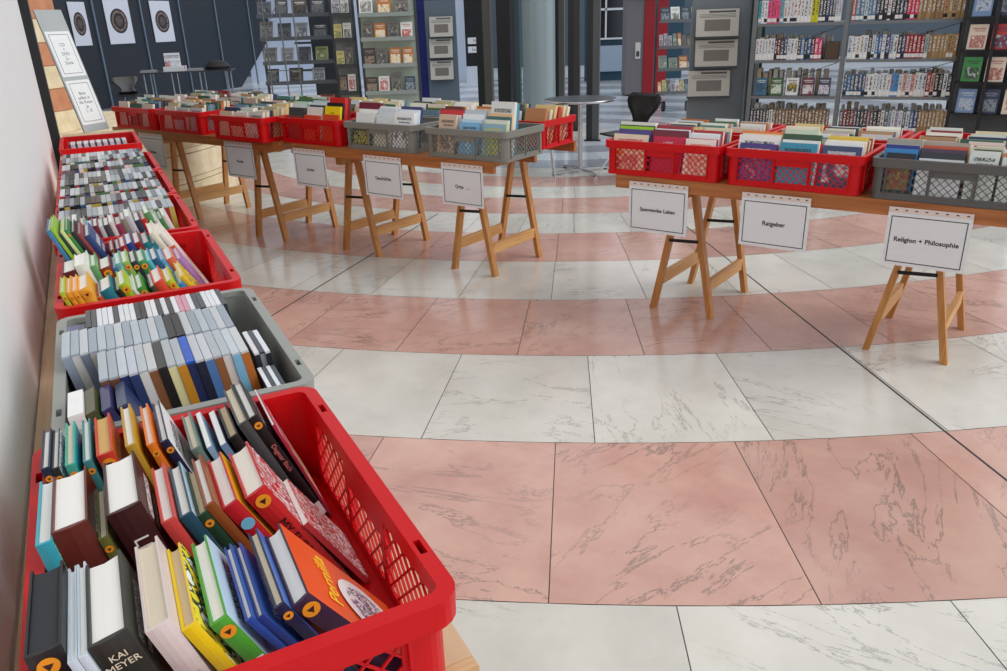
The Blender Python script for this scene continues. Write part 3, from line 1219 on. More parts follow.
# front of the orange book: lettering and an oval picture
for o in list(COL.objects):
    lb = o.get('label', '')
    if 'Pernilla' in lb:
        q = lettering('Pernilla', 0.032, inked((250, 210, 40)), o, T(0.0243, 0.07, 0.150) @ RZ(R(90)) @ RX(R(90)), name='cover_lettering')
        ov = MB().lathe([(0.0, 0.0004), (0.048, 0.0004), (0.048, 0.0)], 32)
        pic = obj('oval_picture', ov, mat((244, 240, 240), 0.4), o, T(0.0241, 0.066, 0.072) @ RY(R(90)) @ Matrix.Diagonal((1.2, 1.0, 1, 1)))
        ov = MB().lathe([(0.0, 0.0004), (0.036, 0.0004), (0.036, 0.0)], 24)
        obj('printed_scene', ov, pattern([(240, 230, 236), (110, 70, 110), (236, 232, 236), (90, 130, 90)], 6), pic, T(0, 0, 0.0003))
    if 'light blue sticker' in lb:
        b = MB().lathe([(0.0, 0.0004), (0.0085, 0.0004), (0.0085, 0.0)], 20)
        obj('sticker', b, mat((120, 190, 220), 0.4), o, T(0.0105, -0.0006, 0.16) @ RX(R(90)))

# ------------------------------------------------------------------ disc cases
_DC = {}


def disc_case(label, mw, t, d, h, body, sleeve, group, name='film_case', cat='disc case', full=True):
    key = (round(t, 4), d, h, body, sleeve, full)
    if key not in _DC:
        c = MB().box((0, 0, 0), (t, d, h))
        e = 0.0003
        zz0, zz1 = 0.004, h - 0.004
        poly = [(-e, d * 0.96), (-e, -e), (t + e, -e), (t + e, d * 0.96), (t + 0.0001, d * 0.96), (t + 0.0001, -0.0001), (-0.0001, -0.0001), (-0.0001, d * 0.96)]
        s = MB()
        n = 8
        vs = [(x, y, zz0) for x, y in poly] + [(x, y, zz1) for x, y in poly]
        fs = [(i, (i + 1) % n, n + (i + 1) % n, n + i) for i in range(n)]
        fs += [(0, 7, 6, 1), (1, 6, 5, 2), (2, 5, 4, 3), (8, 9, 14, 15), (9, 10, 13, 14), (10, 11, 12, 13)]
        s.add(vs, fs)
        _DC[key] = (c.mesh('case', [mat(body, 0.25)]), s.mesh('printed_sleeve', [mat(sleeve, 0.3)] if not isinstance(sleeve[0], tuple) else [art(list(sleeve), 5)]))
    a, b = _DC[key]
    o = thing(name, label, cat, mw, group)
    link('case', a, o)
    link('printed_sleeve', b, o)
    return o


def colname(c):
    return cname(c) if not isinstance(c[0], tuple) else cname(c[0])


def disc_row(n, x0, y0, where, row, t, d, h, lean, pick, group, name='film_case', frame=LF, gap=0.0012, z0=IN_Z, noun='film case', start=0):
    x = x0
    th = R(lean)
    for i in range(n):
        body, sl = pick(i)
        mw = frame @ T(x, y0 + random.uniform(-.0025, .0025), z0) @ RY(-th)
        disc_case('%s %s with %s spine, %s from wall, %s, %s' % (cname(body), noun, colname(sl), ORD[i + start], row, where), mw, t, d, h, body, sl, group, name)
        x += t / math.cos(th) + gap


GT = 'film cases in the grey tray'
TR = 'grey tray'
TB = [(206, 212, 218), (196, 202, 210), (214, 218, 222), (188, 194, 202)]
near = [((176, 184, 192), ((120, 80, 60), (180, 120, 80), (80, 50, 40))), ((166, 174, 182), ((110, 70, 50), (190, 130, 90), (70, 50, 44))), ((196, 202, 210), (44, 58, 104)), ((192, 198, 208), (52, 66, 110)),
        ((186, 192, 198), ((226, 220, 214), (190, 60, 60), (230, 224, 220))), ((200, 200, 200), (140, 92, 60)), ((44, 46, 50), ((40, 36, 34), (170, 110, 40), (60, 50, 40))),
        ((180, 186, 190), ((236, 226, 170), (200, 170, 60), (240, 236, 210))), ((178, 186, 192), (206, 140, 44)), ((28, 92, 200), ((40, 50, 90), (150, 160, 180), (30, 36, 70))),
        ((196, 202, 208), ((40, 40, 60), (160, 150, 150), (30, 30, 44))), ((202, 206, 212), (84, 124, 180)), ((178, 186, 192), ((150, 96, 60), (90, 60, 44), (190, 140, 90))),
        ((184, 190, 196), ((226, 214, 206), (90, 50, 40), (236, 230, 224))), ((198, 206, 214), ((130, 184, 214), (90, 140, 180), (170, 210, 230))), ((206, 208, 208), ((190, 110, 50), (120, 60, 30), (220, 160, 90)))]
x0 = topx(100, 391, 8, 0.19)
# two cases and a white box slumped at the wall end
lean_row([dict(x=None, t=0.020, lean=6, h=0.18, d=0.13, col=(240, 240, 240)), ], 1.2395, lambda s, mw: disc_case('white box set standing at the wall side of the front row in the grey tray', mw, .022, .095, .18, (244, 244, 242), ((240, 236, 232), (200, 60, 60), (244, 242, 240)), GT), LF @ T(-0.1005 + 9, 0, 0))
for i, (xx, le, bc, sc) in enumerate(((-0.068, 26, (92, 88, 60), ((70, 84, 50), (120, 100, 50), (50, 60, 44))), (-0.046, 26, (60, 60, 110), ((50, 50, 96), (90, 80, 130), (36, 36, 70))), (-0.024, 24, (66, 80, 110), (48, 60, 104)))):
    disc_case(('olive', 'purple', 'navy')[i] + ' film case slumped towards the wall in the grey tray', LF @ T(xx + 0.044, 1.2395, IN_Z) @ RY(R(-22)), 0.015, 0.095, 0.19, bc, sc, GT)
disc_row(16, x0 + 0.19 * math.sin(R(8)), 1.340, TR, 'front row', 0.0138, 0.132, 0.19, 8, lambda i: near[i], GT, gap=0.0010)
midw = [(184, 194, 202), (166, 178, 188), (196, 202, 206), (154, 166, 178)]


def midpick(i):
    if i in (12, 13):
        return ((40, 44, 50), (44, 46, 54))
    return (midw[i % 4], [(150, 160, 180), (206, 206, 204), (120, 130, 150), (180, 176, 170)][i % 4])


disc_row(20, -0.0985, 1.482, TR, 'middle row', 0.0136, 0.135, 0.19, 9, midpick, GT, gap=0.0010)
cdb = [(232, 234, 236), (60, 62, 66), (224, 228, 232), (226, 228, 232)]


def cdpick(i):
    if 17 <= i <= 18:
        return ((214, 150, 168), (200, 96, 120))
    return (cdb[i % 4] if i % 5 else (50, 52, 56), [(60, 60, 70), (120, 110, 100), (200, 180, 90), (40, 44, 60), (210, 206, 200)][i % 5])


GD = 'slim disc cases in the grey tray'
disc_case('dark blue box set lying against the wall end of the back row, grey tray', LF @ T(-0.126, 1.632, IN_Z), 0.034, 0.09, 0.165, (92, 100, 140), (70, 80, 130), GD, 'box_set')
disc_row(26, -0.068, 1.632, TR, 'back row', 0.0092, 0.112, 0.186, 6, cdpick, GD, 'slim_disc_case', noun='slim case', gap=0.0009)
for j, (yy, xx, n) in enumerate(((1.2395, 0.194, 4), (1.395, 0.199, 3))):
    disc_row(n, xx, yy, TR, ('near' if j == 0 else 'second') + ' side row', 0.0068 if j == 0 else 0.0088, 0.124, 0.142 if j == 0 else 0.158, 6, lambda i: ((228, 234, 240), (50, 54, 64)) if i % 2 == 0 else ((58, 66, 74), (150, 156, 160)), GD, 'slim_disc_case', noun='slim case', gap=0.0009)

# ------------------------------------------------------------------ childrens books (second red crate)
GC = 'childrens books in the crate beyond the grey tray'
KC = 'red crate beyond grey tray'


def S(t, lean, h, d, col, **k):
    s = dict(t=t, lean=lean, h=h, d=d, col=col, x=None)
    s.update(k)
    return s


def mk(frame_x, specs):
    specs[0]['x'] = frame_x
    return specs


BG = (244, 214, 60)
r1 = mk(-0.138, [S(.011, 16, .185, .14, (178, 200, 50), badge=1), S(.012, 20, .185, .14, (240, 160, 40), badge=1), S(.013, 22, .188, .14, (244, 168, 50), badge=1), S(.026, 24, .19, .135, (242, 176, 60), badge=1, nm='thick amber book'),
                 S(.012, 24, .165, .13, (206, 90, 40), badge=1), S(.031, 26, .18, .12, (30, 122, 136), nm='thick teal book with pale edges'), S(.013, 28, .18, .13, (34, 40, 36)), S(.020, 28, .192, .135, (168, 196, 30), badge=1, nm='lime green book'),
                 S(.008, 30, .18, .13, (236, 238, 236)), S(.018, 31, .18, .13, (70, 150, 60), badge=1), S(.013, 28, .175, .13, (70, 74, 50)), S(.025, 29, .185, .13, (226, 78, 52), nm='coral red book with pale edges'), S(.019, 30, .185, .13, (190, 206, 40), badge=1, nm='yellow-green book'),
                 S(.016, 31, .175, .13, (70, 150, 206)), S(.013, 34, .2, .14, (240, 200, 40), art=pattern([(246, 206, 40), (30, 30, 30), (250, 220, 60)], 14), nm='yellow and black striped book')])
lean_row(r1, 1.93, plc('front row', KC, GC), LF, xmax=.2255)
r2 = mk(-0.1345, [S(.034, 12, .18, .13, (92, 32, 34), nm='thick dark red book'), S(.034, 15, .195, .13, (236, 238, 226), nm='thick white book'), S(.016, 16, .19, .13, (110, 170, 110)), S(.030, 18, .18, .12, (134, 52, 26), badge=1, nm='thick rust-brown book'),
                 S(.010, 20, .18, .13, (60, 110, 170)), S(.017, 21, .19, .13, (110, 180, 180)), S(.018, 21, .192, .13, (150, 190, 90), badge=1), S(.017, 22, .19, .13, (40, 44, 56), badge=1), S(.020, 23, .19, .13, (60, 150, 80), badge=1), S(.012, 24, .19, .13, (90, 190, 210)),
                 S(.018, 25, .192, .13, (40, 90, 130)), S(.012, 26, .19, .13, (90, 170, 214)), S(.024, 28, .19, .13, (226, 110, 80), nm='salmon book'), S(.014, 30, .19, .13, (176, 130, 190))])
lean_row(r2, 2.105, plc('middle row', KC, GC), LF, xmax=.2255)
r3 = mk(-0.158, [S(.012, 22, .26, .17, (60, 130, 170), art=art([(70, 150, 70), (200, 210, 60), (50, 110, 150)], 4), nm='tall thin blue-green picture book'), S(.010, 24, .27, .17, (150, 190, 60), art=art([(150, 196, 60), (230, 226, 90), (80, 150, 60)], 5), nm='tall thin lime picture book'),
                 S(.008, 25, .25, .16, (30, 60, 50), nm='tall thin dark green picture book'), S(.010, 26, .26, .17, (210, 224, 150), badge=0, nm='tall thin pale green picture book'), S(.010, 26, .262, .16, (56, 130, 66), badge=1, nm='tall thin mid green picture book'),
                 S(.012, 27, .255, .16, (32, 30, 34), nm='tall black picture book'), S(.010, 28, .25, .16, (150, 60, 60), nm='tall thin red-brown picture book'), S(.018, 28, .24, .16, (40, 62, 112), art=art([(50, 76, 130), (60, 90, 150), (40, 60, 110)], 3), nm='tall navy picture book'),
                 S(.013, 23, .185, .13, (136, 70, 40), badge=1), S(.013, 22, .185, .13, (90, 40, 100)), S(.018, 22, .19, .13, (176, 30, 40)), S(.021, 22, .195, .14, (36, 62, 140)), S(.021, 23, .195, .14, (150, 24, 34), nm='dark red book with gilt ornament'),
                 S(.021, 24, .192, .14, (26, 120, 130)), S(.014, 25, .19, .13, (40, 130, 140)), S(.020, 29, .225, .15, (238, 228, 206), art=art([(240, 232, 214), (220, 200, 160), (236, 228, 214)], 6), nm='tall cream leaning book'), S(.018, 32, .225, .15, (240, 232, 220), band=(222, 80, 40), bz=(.13, .18), nm='tall white orange-banded book')])
lean_row(r3, 2.285, plc('back row', KC, GC), LF, xmax=.2255)

# ------------------------------------------------------------------ disc crates further along the wall
G1 = 'discs in the red crates by the white wall'


def pick1(i):
    r = random.random()
    b = (208, 212, 214) if r < .22 else (172, 180, 186) if r < .5 else (126, 134, 142) if r < .64 else (42, 44, 48)
    c = random.choice([(60, 90, 130), (160, 50, 60), (220, 216, 206), (40, 40, 46), (120, 110, 100), (196, 170, 80), (130, 120, 140), (230, 226, 220), (90, 130, 90)])
    return b, c


g = plc('nearest row', 'first disc crate', G1)
rr = mk(-0.142, [S(.012 + random.random() * .010, 8 + i * .7, .185 + random.random() * .03, .13, c) for i, c in enumerate([(190, 180, 170), (150, 140, 130), (96, 96, 100), (170, 168, 160), (66, 160, 206), (120, 40, 50), (200, 204, 206), (70, 74, 80), (224, 222, 216), (150, 60, 90), (140, 138, 120), (200, 206, 210), (50, 60, 80), (206, 40, 44), (90, 150, 90), (214, 220, 216), (60, 140, 80), (226, 224, 218)])])
lean_row(rr, 2.56, g, LF, xmax=.212)
NMS = ('first', 'second', 'third')
for ci, y in enumerate(ys):
    rows = (2.74, 2.92) if ci == 0 else (y - 0.265, y - 0.085, y + 0.095)
    for ri, yy in enumerate(rows):
        disc_row(21, -0.136, yy, '%s disc crate' % NMS[ci], ('%s row' % ('front middle back'.split()[ri] if ci else ('middle', 'back')[ri])), 0.0148, 0.135, 0.185 + 0.006 * (ri % 2), 4, pick1, G1, gap=0.0011)
disc_row(27, -0.130, 5.06, 'farthest disc crate', 'only row', 0.0100, 0.124, 0.142, 3, lambda i: ((230, 232, 234), (210, 210, 210)) if i % 3 else ((40, 42, 50), (60, 70, 110)), 'discs in the crate at the far end of the pine board', 'slim_disc_case', noun='slim case', gap=0.0010)
# ------------------------------------------------------------------ crates on the long row
FR = [  # x left, y front, kind, label, short name used by the books
    (-6.60, 3.47, 'red', 'red crate of paperbacks at the far left end of the long row', 'far left red crate'),
    (-5.955, 3.47, 'red', 'second red crate from the left end of the long row', 'second red crate of the row'),
    (-5.14, 3.40, 'red', 'third red crate from the left, pulled a little forward on the long row', 'third red crate of the row'),
    (-4.505, 3.50, 'red', 'fourth red crate of the long row, beside the grey lattice crates', 'fourth red crate of the row'),
    (-3.865, 3.50, 'grey', 'grey lattice crate in the middle of the row, beside the fourth red crate', 'left grey lattice crate'),
    (-3.165, 3.485, 'grey', 'grey lattice crate at the right end of the middle table', 'right grey lattice crate'),
    (-1.955, 3.47, 'red', 'red lattice crate at the left end of the right-hand table', 'crate above the Spannendes sign'),
    (-1.335, 3.47, 'red', 'red lattice crate in the middle of the right-hand table', 'crate above the Ratgeber sign'),
    (-0.715, 3.47, 'slate', 'dark grey lattice crate at the right-hand end of the right table', 'crate above the Religion sign'),
]
for x, y, k, lb, sh in FR:
    crate(k, lb, RF @ T(x + 0.3, y + 0.2, 0), 'front row of crates on the long tables')
BK = [(-6.56, 'red', 'far left'), (-5.94, 'red', 'second'), (-5.25, 'red', 'third'), (-4.505, 'red', 'fourth'), (-3.86, 'grey', 'fifth'), (-3.235, 'red', 'sixth'),
      (-1.935, 'red', 'seventh'), (-1.315, 'red', 'eighth'), (-0.695, 'red', 'last')]
for x, k, w in BK:
    crate(k, '%s crate of the rear line on the long row, %s' % (k, 'counted %s from the left' % w if w not in ('far left', 'last', 'sixth') else {'far left': 'at its left end', 'last': 'at its right end', 'sixth': 'at the middle table end'}[w]), RF @ T(x + 0.3, 4.145, 0), 'rear row of crates on the long tables')


GRT, GMT, GFT = 'books on the right-hand table', 'books on the middle table', 'paperbacks on the far left table'


def stack(xr, y0, books, where, lean=12, side='left', group=None, z0=IN_Z, frame=RF, yaw=0.0, what='column', squash=None):
    squash = (group == GRT) if squash is None else squash
    """covers to the camera, one behind the other, tilted back; spine at xr, pages run to -x"""
    th = R(lean)
    y = y0
    if group == GRT and z0 == IN_Z and y0 < 3.6:
        books = books + [W(random.choice(PALB), random.uniform(.016, .026), books[0][2] * random.uniform(.9, 1.0), random.uniform(.22, .25), gap=.006) for _ in range(4)]
    for i, b in enumerate(books):
        c, t, d, h = b[:4]
        if squash:
            h = 0.182 + (h - 0.205) * 0.6
        k = b[4] if len(b) > 4 else {}
        x = xr + k.get('dx', 0)
        lefts = [q[0] for q in (FR if y0 < 3.7 else BK)]
        cl = max([q for q in lefts if q <= xr - .1])
        lo, hi = ({'left': (.024, .155), 'middle': (.158, .330), 'inner right': (.333, .445), 'outer right': (.448, .578)} if cl == -0.715 and y0 < 3.7 else {'left': (.024, .216), 'middle': (.219, .399), 'right': (.402, .578)})[side]
        x = min(x, cl + hi)
        d = min(d, x - cl - lo)
        mw = frame @ T(x, y, z0 + t * math.sin(th) + 0.0008 + k.get('dz', 0)) @ RZ(R(90) + yaw) @ RY(th)
        nm = k.get('nm') or cname(c) + ' book'
        lab = '%s, %s from front, %s %s, %s' % (nm, ORD[i], side, what, where)
        o = book(lab, mw, t, d, h, c, name='paperback' if group == GFT else 'book', page=k.get('pg', 1), hard=k.get('hard', True), band=k.get('band'), art_m=k.get('art'), group=group) if True else book(lab, mw, t, d, h, c, k.get('pg', 1), k.get('hard', True), k.get('band'), k.get('art'), group=group)
        if k.get('txt'):
            lettering(k['txt'], k.get('ts', 0.02), inked(k.get('tc', (250, 250, 250))), o, T(-0.0006, d * 0.5, h * k.get('tz', 0.82)) @ RZ(R(-90)) @ RX(R(90)), name='cover_lettering')
        y += t / math.cos(th) + 0.0015 + k.get('gap', 0)
    return y


A1 = art([(240, 228, 200), (206, 60, 70), (250, 236, 210), (240, 150, 60)], 4)
A2 = art([(210, 40, 60), (240, 236, 230), (220, 60, 80), (250, 220, 120)], 4)
A3 = art([(250, 246, 236), (226, 110, 60), (246, 240, 226), (230, 170, 60)], 7)
A4 = art([(80, 70, 140), (150, 90, 160), (60, 50, 110), (220, 150, 170)], 5)
A5 = art([(40, 44, 50), (200, 60, 50), (70, 120, 60), (230, 190, 60)], 8)
A6 = art([(226, 232, 226), (200, 216, 196), (238, 242, 236), (150, 170, 150)], 3)
A7 = art([(190, 150, 110), (240, 220, 180), (120, 80, 60), (220, 120, 60)], 5)
A8 = art([(230, 236, 240), (150, 190, 220), (240, 244, 246), (60, 100, 140)], 4)
AF = art([(216, 186, 160), (60, 50, 46), (226, 200, 176), (150, 110, 90)], 4)


PALB = [(238, 230, 206), (232, 222, 190), (240, 238, 228), (226, 214, 176), (200, 190, 150), (206, 196, 186), (234, 226, 200), (150, 40, 44), (120, 150, 170), (240, 240, 240), (226, 200, 140)]


def W(c, t, d, h, **k):
    return (c, t, d, h, k)


GRT = 'books on the right-hand table'
x = -1.955
s = FR[6][4]
stack(x + .215, 3.496, [W((236, 222, 190), .014, .185, .205, art=A1, dx=-.004), W((96, 70, 140), .018, .175, .24, art=A4, txt='ENERGIE', ts=.018, dx=.02), W((150, 200, 40), .012, .18, .262, dx=.045, nm='lime green hardback', art=art([(158, 206, 40), (150, 200, 40), (170, 214, 60)], 2)), W((30, 60, 40), .010, .19, .268, dx=.045),
                        W((232, 230, 220), .03, .21, .285, dx=.085, nm='large off-white hardback')], s, 12, 'left', GRT)
stack(x + .405, 3.492, [W((206, 36, 80), .013, .155, .205, txt='LIEBE', ts=.022, nm='magenta paperback'), W((240, 90, 120), .016, .16, .20), W((120, 40, 60), .02, .19, .245, dx=.03, nm='maroon hardback', txt='SUPER LEBEN', ts=.016), W((236, 240, 244), .016, .18, .25, dx=.04), W((160, 50, 60), .025, .20, .27, dx=.04)], s, 12, 'middle', GRT)
stack(x + .555, 3.492, [W((240, 226, 200), .012, .145, .20, art=A3), W((206, 40, 50), .014, .14, .20, dx=.004), W((236, 242, 246), .016, .145, .225, art=A8, dx=.0), W((120, 160, 196), .016, .15, .235, art=A8), W((190, 40, 50), .02, .14, .25)], s, 12, 'right', GRT)
x = -1.335
s = FR[7][4]
stack(x + .215, 3.492, [W((190, 60, 130), .014, .165, .195, nm='pink and purple paperback', art=A4), W((110, 70, 150), .014, .17, .19), W((242, 242, 238), .02, .185, .245, art=art([(244, 244, 240), (240, 240, 236), (60, 60, 70)], 3), dx=.005), W((226, 214, 190), .022, .18, .25), W((230, 130, 60), .02, .19, .262)], s, 13, 'left', GRT)
stack(x + .385, 3.492, [W((54, 150, 180), .014, .155, .215, art=art([(60, 156, 186), (54, 146, 176), (70, 170, 196)], 2), nm='teal and white book'), W((240, 240, 236), .016, .16, .232, dx=.006), W((214, 40, 60), .016, .15, .21, dx=.018), W((60, 90, 66), .022, .19, .262, nm='dark green hardback'), W((206, 220, 196), .03, .21, .285, nm='wide pale green hardback', dx=-.02)], s, 13, 'middle', GRT)
stack(x + .560, 3.52, [W((70, 90, 130), .014, .16, .205, art=art([(66, 84, 124), (240, 240, 240), (60, 78, 118), (76, 96, 136)], 2), nm='blue-grey and white book'), W((244, 244, 242), .018, .165, .225, dx=.0), W((238, 236, 228), .018, .165, .235, dx=.005), W((224, 190, 60), .022, .19, .25, nm='large yellow hardback'), W((226, 206, 120), .018, .19, .255)], s, 14, 'right', GRT)
x = -0.715
s = FR[8][4]
stack(x + .150, 3.492, [W((40, 44, 52), .014, .105, .19, art=A5), W((56, 140, 206), .014, .12, .215, txt='Kochkunst', ts=.02, tc=(20, 30, 60), dx=.012, nm='blue cookbook'), W((50, 60, 140), .016, .125, .235, dx=.014), W((190, 186, 180), .02, .15, .235, dx=.03), W((160, 158, 150), .025, .17, .262, dx=.06)], s, 12, 'left', GRT)
stack(x + .325, 3.50, [W((240, 242, 244), .012, .16, .165, nm='low white paperback'), W((56, 60, 66), .016, .16, .20), W((84, 66, 90), .016, .165, .22), W((206, 90, 60), .02, .16, .235), W((170, 160, 150), .024, .17, .255)], s, 12, 'middle', GRT)
stack(x + .440, 3.492, [W((226, 232, 220), .014, .10, .235, art=A6, txt='neu', ts=.03, tc=(90, 150, 60), tz=.6), W((60, 76, 56), .014, .09, .24), W((210, 206, 180), .018, .10, .25)], s, 12, 'inner right', GRT)
stack(x + .565, 3.492, [W((228, 236, 226), .014, .115, .205, art=A6), W((230, 120, 70), .012, .115, .225, nm='orange and white paperback'), W((90, 120, 140), .018, .118, .245, art=A8), W((196, 60, 50), .018, .118, .25), W((60, 100, 130), .02, .118, .262)], s, 12, 'outer right', GRT)

GMT = 'books on the middle table'
x = -4.505
s = FR[3][4]
stack(x + .20, 3.525, [W((150, 64, 60), .016, .13, .165), W((70, 76, 74), .02, .16, .215, nm='slanting dark grey hardback'), W((110, 170, 130), .018, .15, .235, art=A6), W((210, 226, 214), .02, .16, .25), W((60, 110, 90), .02, .15, .26)], s, 12, 'left', GMT)
stack(x + .37, 3.525, [W((226, 80, 50), .014, .15, .175), W((236, 232, 222), .018, .14, .225), W((40, 60, 80), .018, .14, .235), W((222, 230, 232), .02, .15, .25), W((190, 210, 216), .02, .15, .26)], s, 12, 'middle', GMT)
stack(x + .55, 3.525, [W((220, 84, 44), .014, .15, .185, nm='orange-red paperback'), W((244, 216, 20), .016, .165, .235, txt='Eins', ts=.02, tc=(20, 20, 20), nm='bright yellow hardback'), W((26, 26, 28), .02, .17, .255), W((206, 44, 40), .03, .2, .285, nm='tall red hardback', art=art([(206, 44, 40), (196, 38, 36), (216, 56, 46)], 2)), W((120, 30, 30), .02, .18, .28)], s, 12, 'right', GMT)
x = -3.865
s = FR[4][4]
stack(x + .215, 3.525, [W((40, 42, 40), .016, .17, .15, art=art([(36, 38, 36), (240, 220, 40), (30, 32, 30), (60, 64, 50)], 9)), W((240, 240, 236), .03, .16, .205, nm='thick white paperback'), W((238, 238, 236), .018, .17, .225), W((120, 40, 60), .022, .2, .262, txt='DIE WELT', ts=.014, nm='maroon hardback'), W((160, 120, 110), .02, .2, .25)], s, 12, 'left', GMT)
stack(x + .385, 3.525, [W((226, 222, 200), .016, .14, .13), W((232, 236, 238), .016, .15, .2), W((214, 222, 230), .02, .15, .235), W((232, 232, 232), .02, .16, .245)], s, 12, 'middle', GMT)
stack(x + .565, 3.525, [W((240, 242, 244), .014, .165, .222, art=art([(246, 246, 246), (244, 244, 246), (80, 80, 90)], 4), nm='white book with a line drawing'), W((236, 240, 242), .02, .165, .225), W((224, 230, 236), .02, .165, .235), W((60, 70, 120), .02, .165, .25)], s, 12, 'right', GMT)
x = -3.165
s = FR[5][4]
stack(x + .205, 3.51, [W((230, 214, 196), .014, .13, .225, art=AF, nm='book with a face on its cover'), W((226, 120, 60), .014, .15, .15), W((232, 234, 236), .018, .15, .222), W((206, 50, 50), .02, .17, .245), W((130, 50, 60), .02, .18, .25)], s, 12, 'left', GMT)
stack(x + .375, 3.51, [W((120, 186, 226), .014, .14, .19, art=art([(130, 192, 230), (120, 186, 226), (236, 244, 250)], 3), nm='sky blue book'), W((200, 220, 236), .016, .145, .205), W((236, 240, 242), .018, .15, .232), W((190, 200, 210), .02, .16, .25)], s, 12, 'middle', GMT)
stack(x + .565, 3.51, [W((216, 206, 80), .014, .16, .19, art=art([(150, 190, 210), (216, 210, 60), (120, 160, 170), (230, 226, 120)], 4), nm='green and yellow nature book'), W((222, 226, 216), .016, .17, .21), W((60, 110, 110), .016, .18, .225), W((236, 196, 150), .016, .17, .24), W((222, 226, 222), .024, .21, .30, nm='large pale photo book', art=art([(226, 228, 222), (224, 226, 220), (222, 224, 218), (90, 70, 60)], 3)), W((70, 150, 170), .02, .19, .29)], s, 10, 'right', GMT)

# the three far crates and the rear line: mixed paperbacks
PAL = [(238, 230, 206), (232, 222, 190), (240, 238, 228), (226, 214, 176), (60, 110, 90), (40, 60, 90), (120, 60, 50), (200, 190, 150), (80, 140, 130), (206, 196, 186), (150, 40, 44), (234, 226, 200), (70, 74, 78), (226, 200, 140), (90, 120, 60), (240, 236, 220), (196, 120, 60), (236, 230, 214), (120, 150, 170)]


def mixed(x, y, sh, group, n, hh=(.19, .255), cols=3, pal=PAL):
    xr = [x + .205, x + .385, x + .565][:cols]
    for j, q in enumerate(xr):
        bs = []
        for i in range(n):
            c = random.choice(pal)
            h = random.uniform(*hh) + (0.004 * i)
            bs.append(W(c, random.uniform(.014, .030), random.uniform(.125, .165), min(h, .285), art=random.choice([None, None, A3, A6, A8, A7]) if random.random() < .5 else None, dx=random.uniform(-.008, .008), gap=random.uniform(0, .009)))
        stack(q, y + .027, bs, sh, random.uniform(7, 14), ('left', 'middle', 'right')[j], group)


GFT = 'paperbacks on the far left table'
for i in range(3):
    mixed(FR[i][0], FR[i][1], FR[i][4], GFT, 9, (.175, .2))
RS = {'far left': 'rear red crate at the far left', 'second': 'second crate of the rear line', 'third': 'third crate of the rear line', 'fourth': 'fourth crate of the rear line', 'fifth': 'fifth crate of the rear line',
      'sixth': 'last rear crate, middle table', 'seventh': 'seventh crate of the rear line', 'eighth': 'eighth crate of the rear line', 'last': 'last crate of the rear line'}
PALB = PAL + [(232, 236, 238), (240, 240, 240), (220, 226, 230)]
for x, k, w in BK:
    if w == 'sixth':
        for j, q in enumerate((.2, .385)):
            stack(x + q, 3.975, [W(random.choice(PALB), random.uniform(.018, .03), .15, random.uniform(.2, .24)) for _ in range(6)], RS[w], 9, ('left', 'middle')[j], GMT)
        stack(x + .565, 3.975, [W(c, .026, .15, h, nm=nm, gap=.02) for c, h, nm in (((190, 130, 80), .225, 'tan photo book'), ((226, 216, 190), .215, 'cream photo book'), ((220, 190, 130), .235, 'ochre hardback'), ((200, 60, 50), .22, 'red-backed book'), ((232, 206, 150), .225, 'pale ochre book'), ((236, 226, 206), .215, 'ivory book'))], RS[w], 20, 'right', GMT)
    else:
        mixed(x, 3.945, RS[w], {'fifth': GMT, 'fourth': GMT}.get(w, GFT if x < -4.4 else GRT), 8, (.165, .195) if x > -2 else (.18, .215), 3, PALB)

# ------------------------------------------------------------------ paper signs on the table rails
M_paper = mat((226, 228, 230), 0.35, 0, 0.02)
M_ink = mat((34, 34, 38), 0.5)
M_pstrip = mat((222, 206, 198), 0.35)
M_hole = mat((92, 60, 44), 0.6)


def sign(x0, x1, ztop, words, label, size, tilt=0.0):
    w = x1 - x0
    t = thing('laminated_sign', label, 'sign', RF @ T(x0, 3.4675, ztop) @ RX(R(tilt)), 'subject signs taped to the table rails')
    h = w * 0.72
    obj('sheet', MB().box((0, 0, -h - 0.022), (w, 0.0012, -0.022)), M_paper, t)
    s = MB().box((0.0, -0.0002, -0.0215), (w, 0.0010, 0.0))
    st = obj('punched_strip', s, M_pstrip, t)
    for i in range(8):
        hx = w * (0.08 + 0.12 * i)
        obj('hole', MB().box((hx, -0.0008, -0.013), (hx + 0.010, -0.0003, -0.008)), M_hole, st)
    b = MB()
    m = 0.014
    a0, a1, c0, c1 = m, w - m, -h - 0.022 + m, -0.022 - m
    lw = 0.0036
    for q in (((a0, c0), (a1, c0 + lw)), ((a0, c1 - lw), (a1, c1)), ((a0, c0), (a0 + lw, c1)), ((a1 - lw, c0), (a1, c1))):
        b.box((q[0][0], -0.0006, q[0][1]), (q[1][0], 0.0, q[1][1]))
    obj('printed_border', b, M_ink, t)
    lettering(words, size, M_ink, t, T(w / 2, -0.0004, -0.022 - h * 0.5) @ RX(R(90)), bold=0.0007)


sign(-1.805, -1.495, .752, 'Spannendes Leben', 'white sign reading Spannendes Leben under the left red crate of the right table', .025)
sign(-1.235, -.93, .752, 'Ratgeber', 'white sign reading Ratgeber under the middle red crate of the right table', .028)
sign(-.62, -.315, .752, 'Religion + Philosophie', 'white sign reading Religion + Philosophie under the dark grey crate', .0265)
sign(-3.025, -2.72, .752, 'Orte   ...', 'white sign under the right grey crate, short word and three dots', .030)
sign(-3.665, -3.345, .752, 'Geschichte', 'white sign under the left grey crate, one long word', .030)
sign(-4.335, -4.02, .752, 'Länder', 'white sign under the fourth red crate of the long row', .028)
sign(-5.10, -4.775, .755, 'Kinder', 'white sign under the third red crate of the long row', .028)
sign(-6.24, -5.90, .752, 'Romane', 'white sign at the far left of the row, partly behind the disc crates', .028)

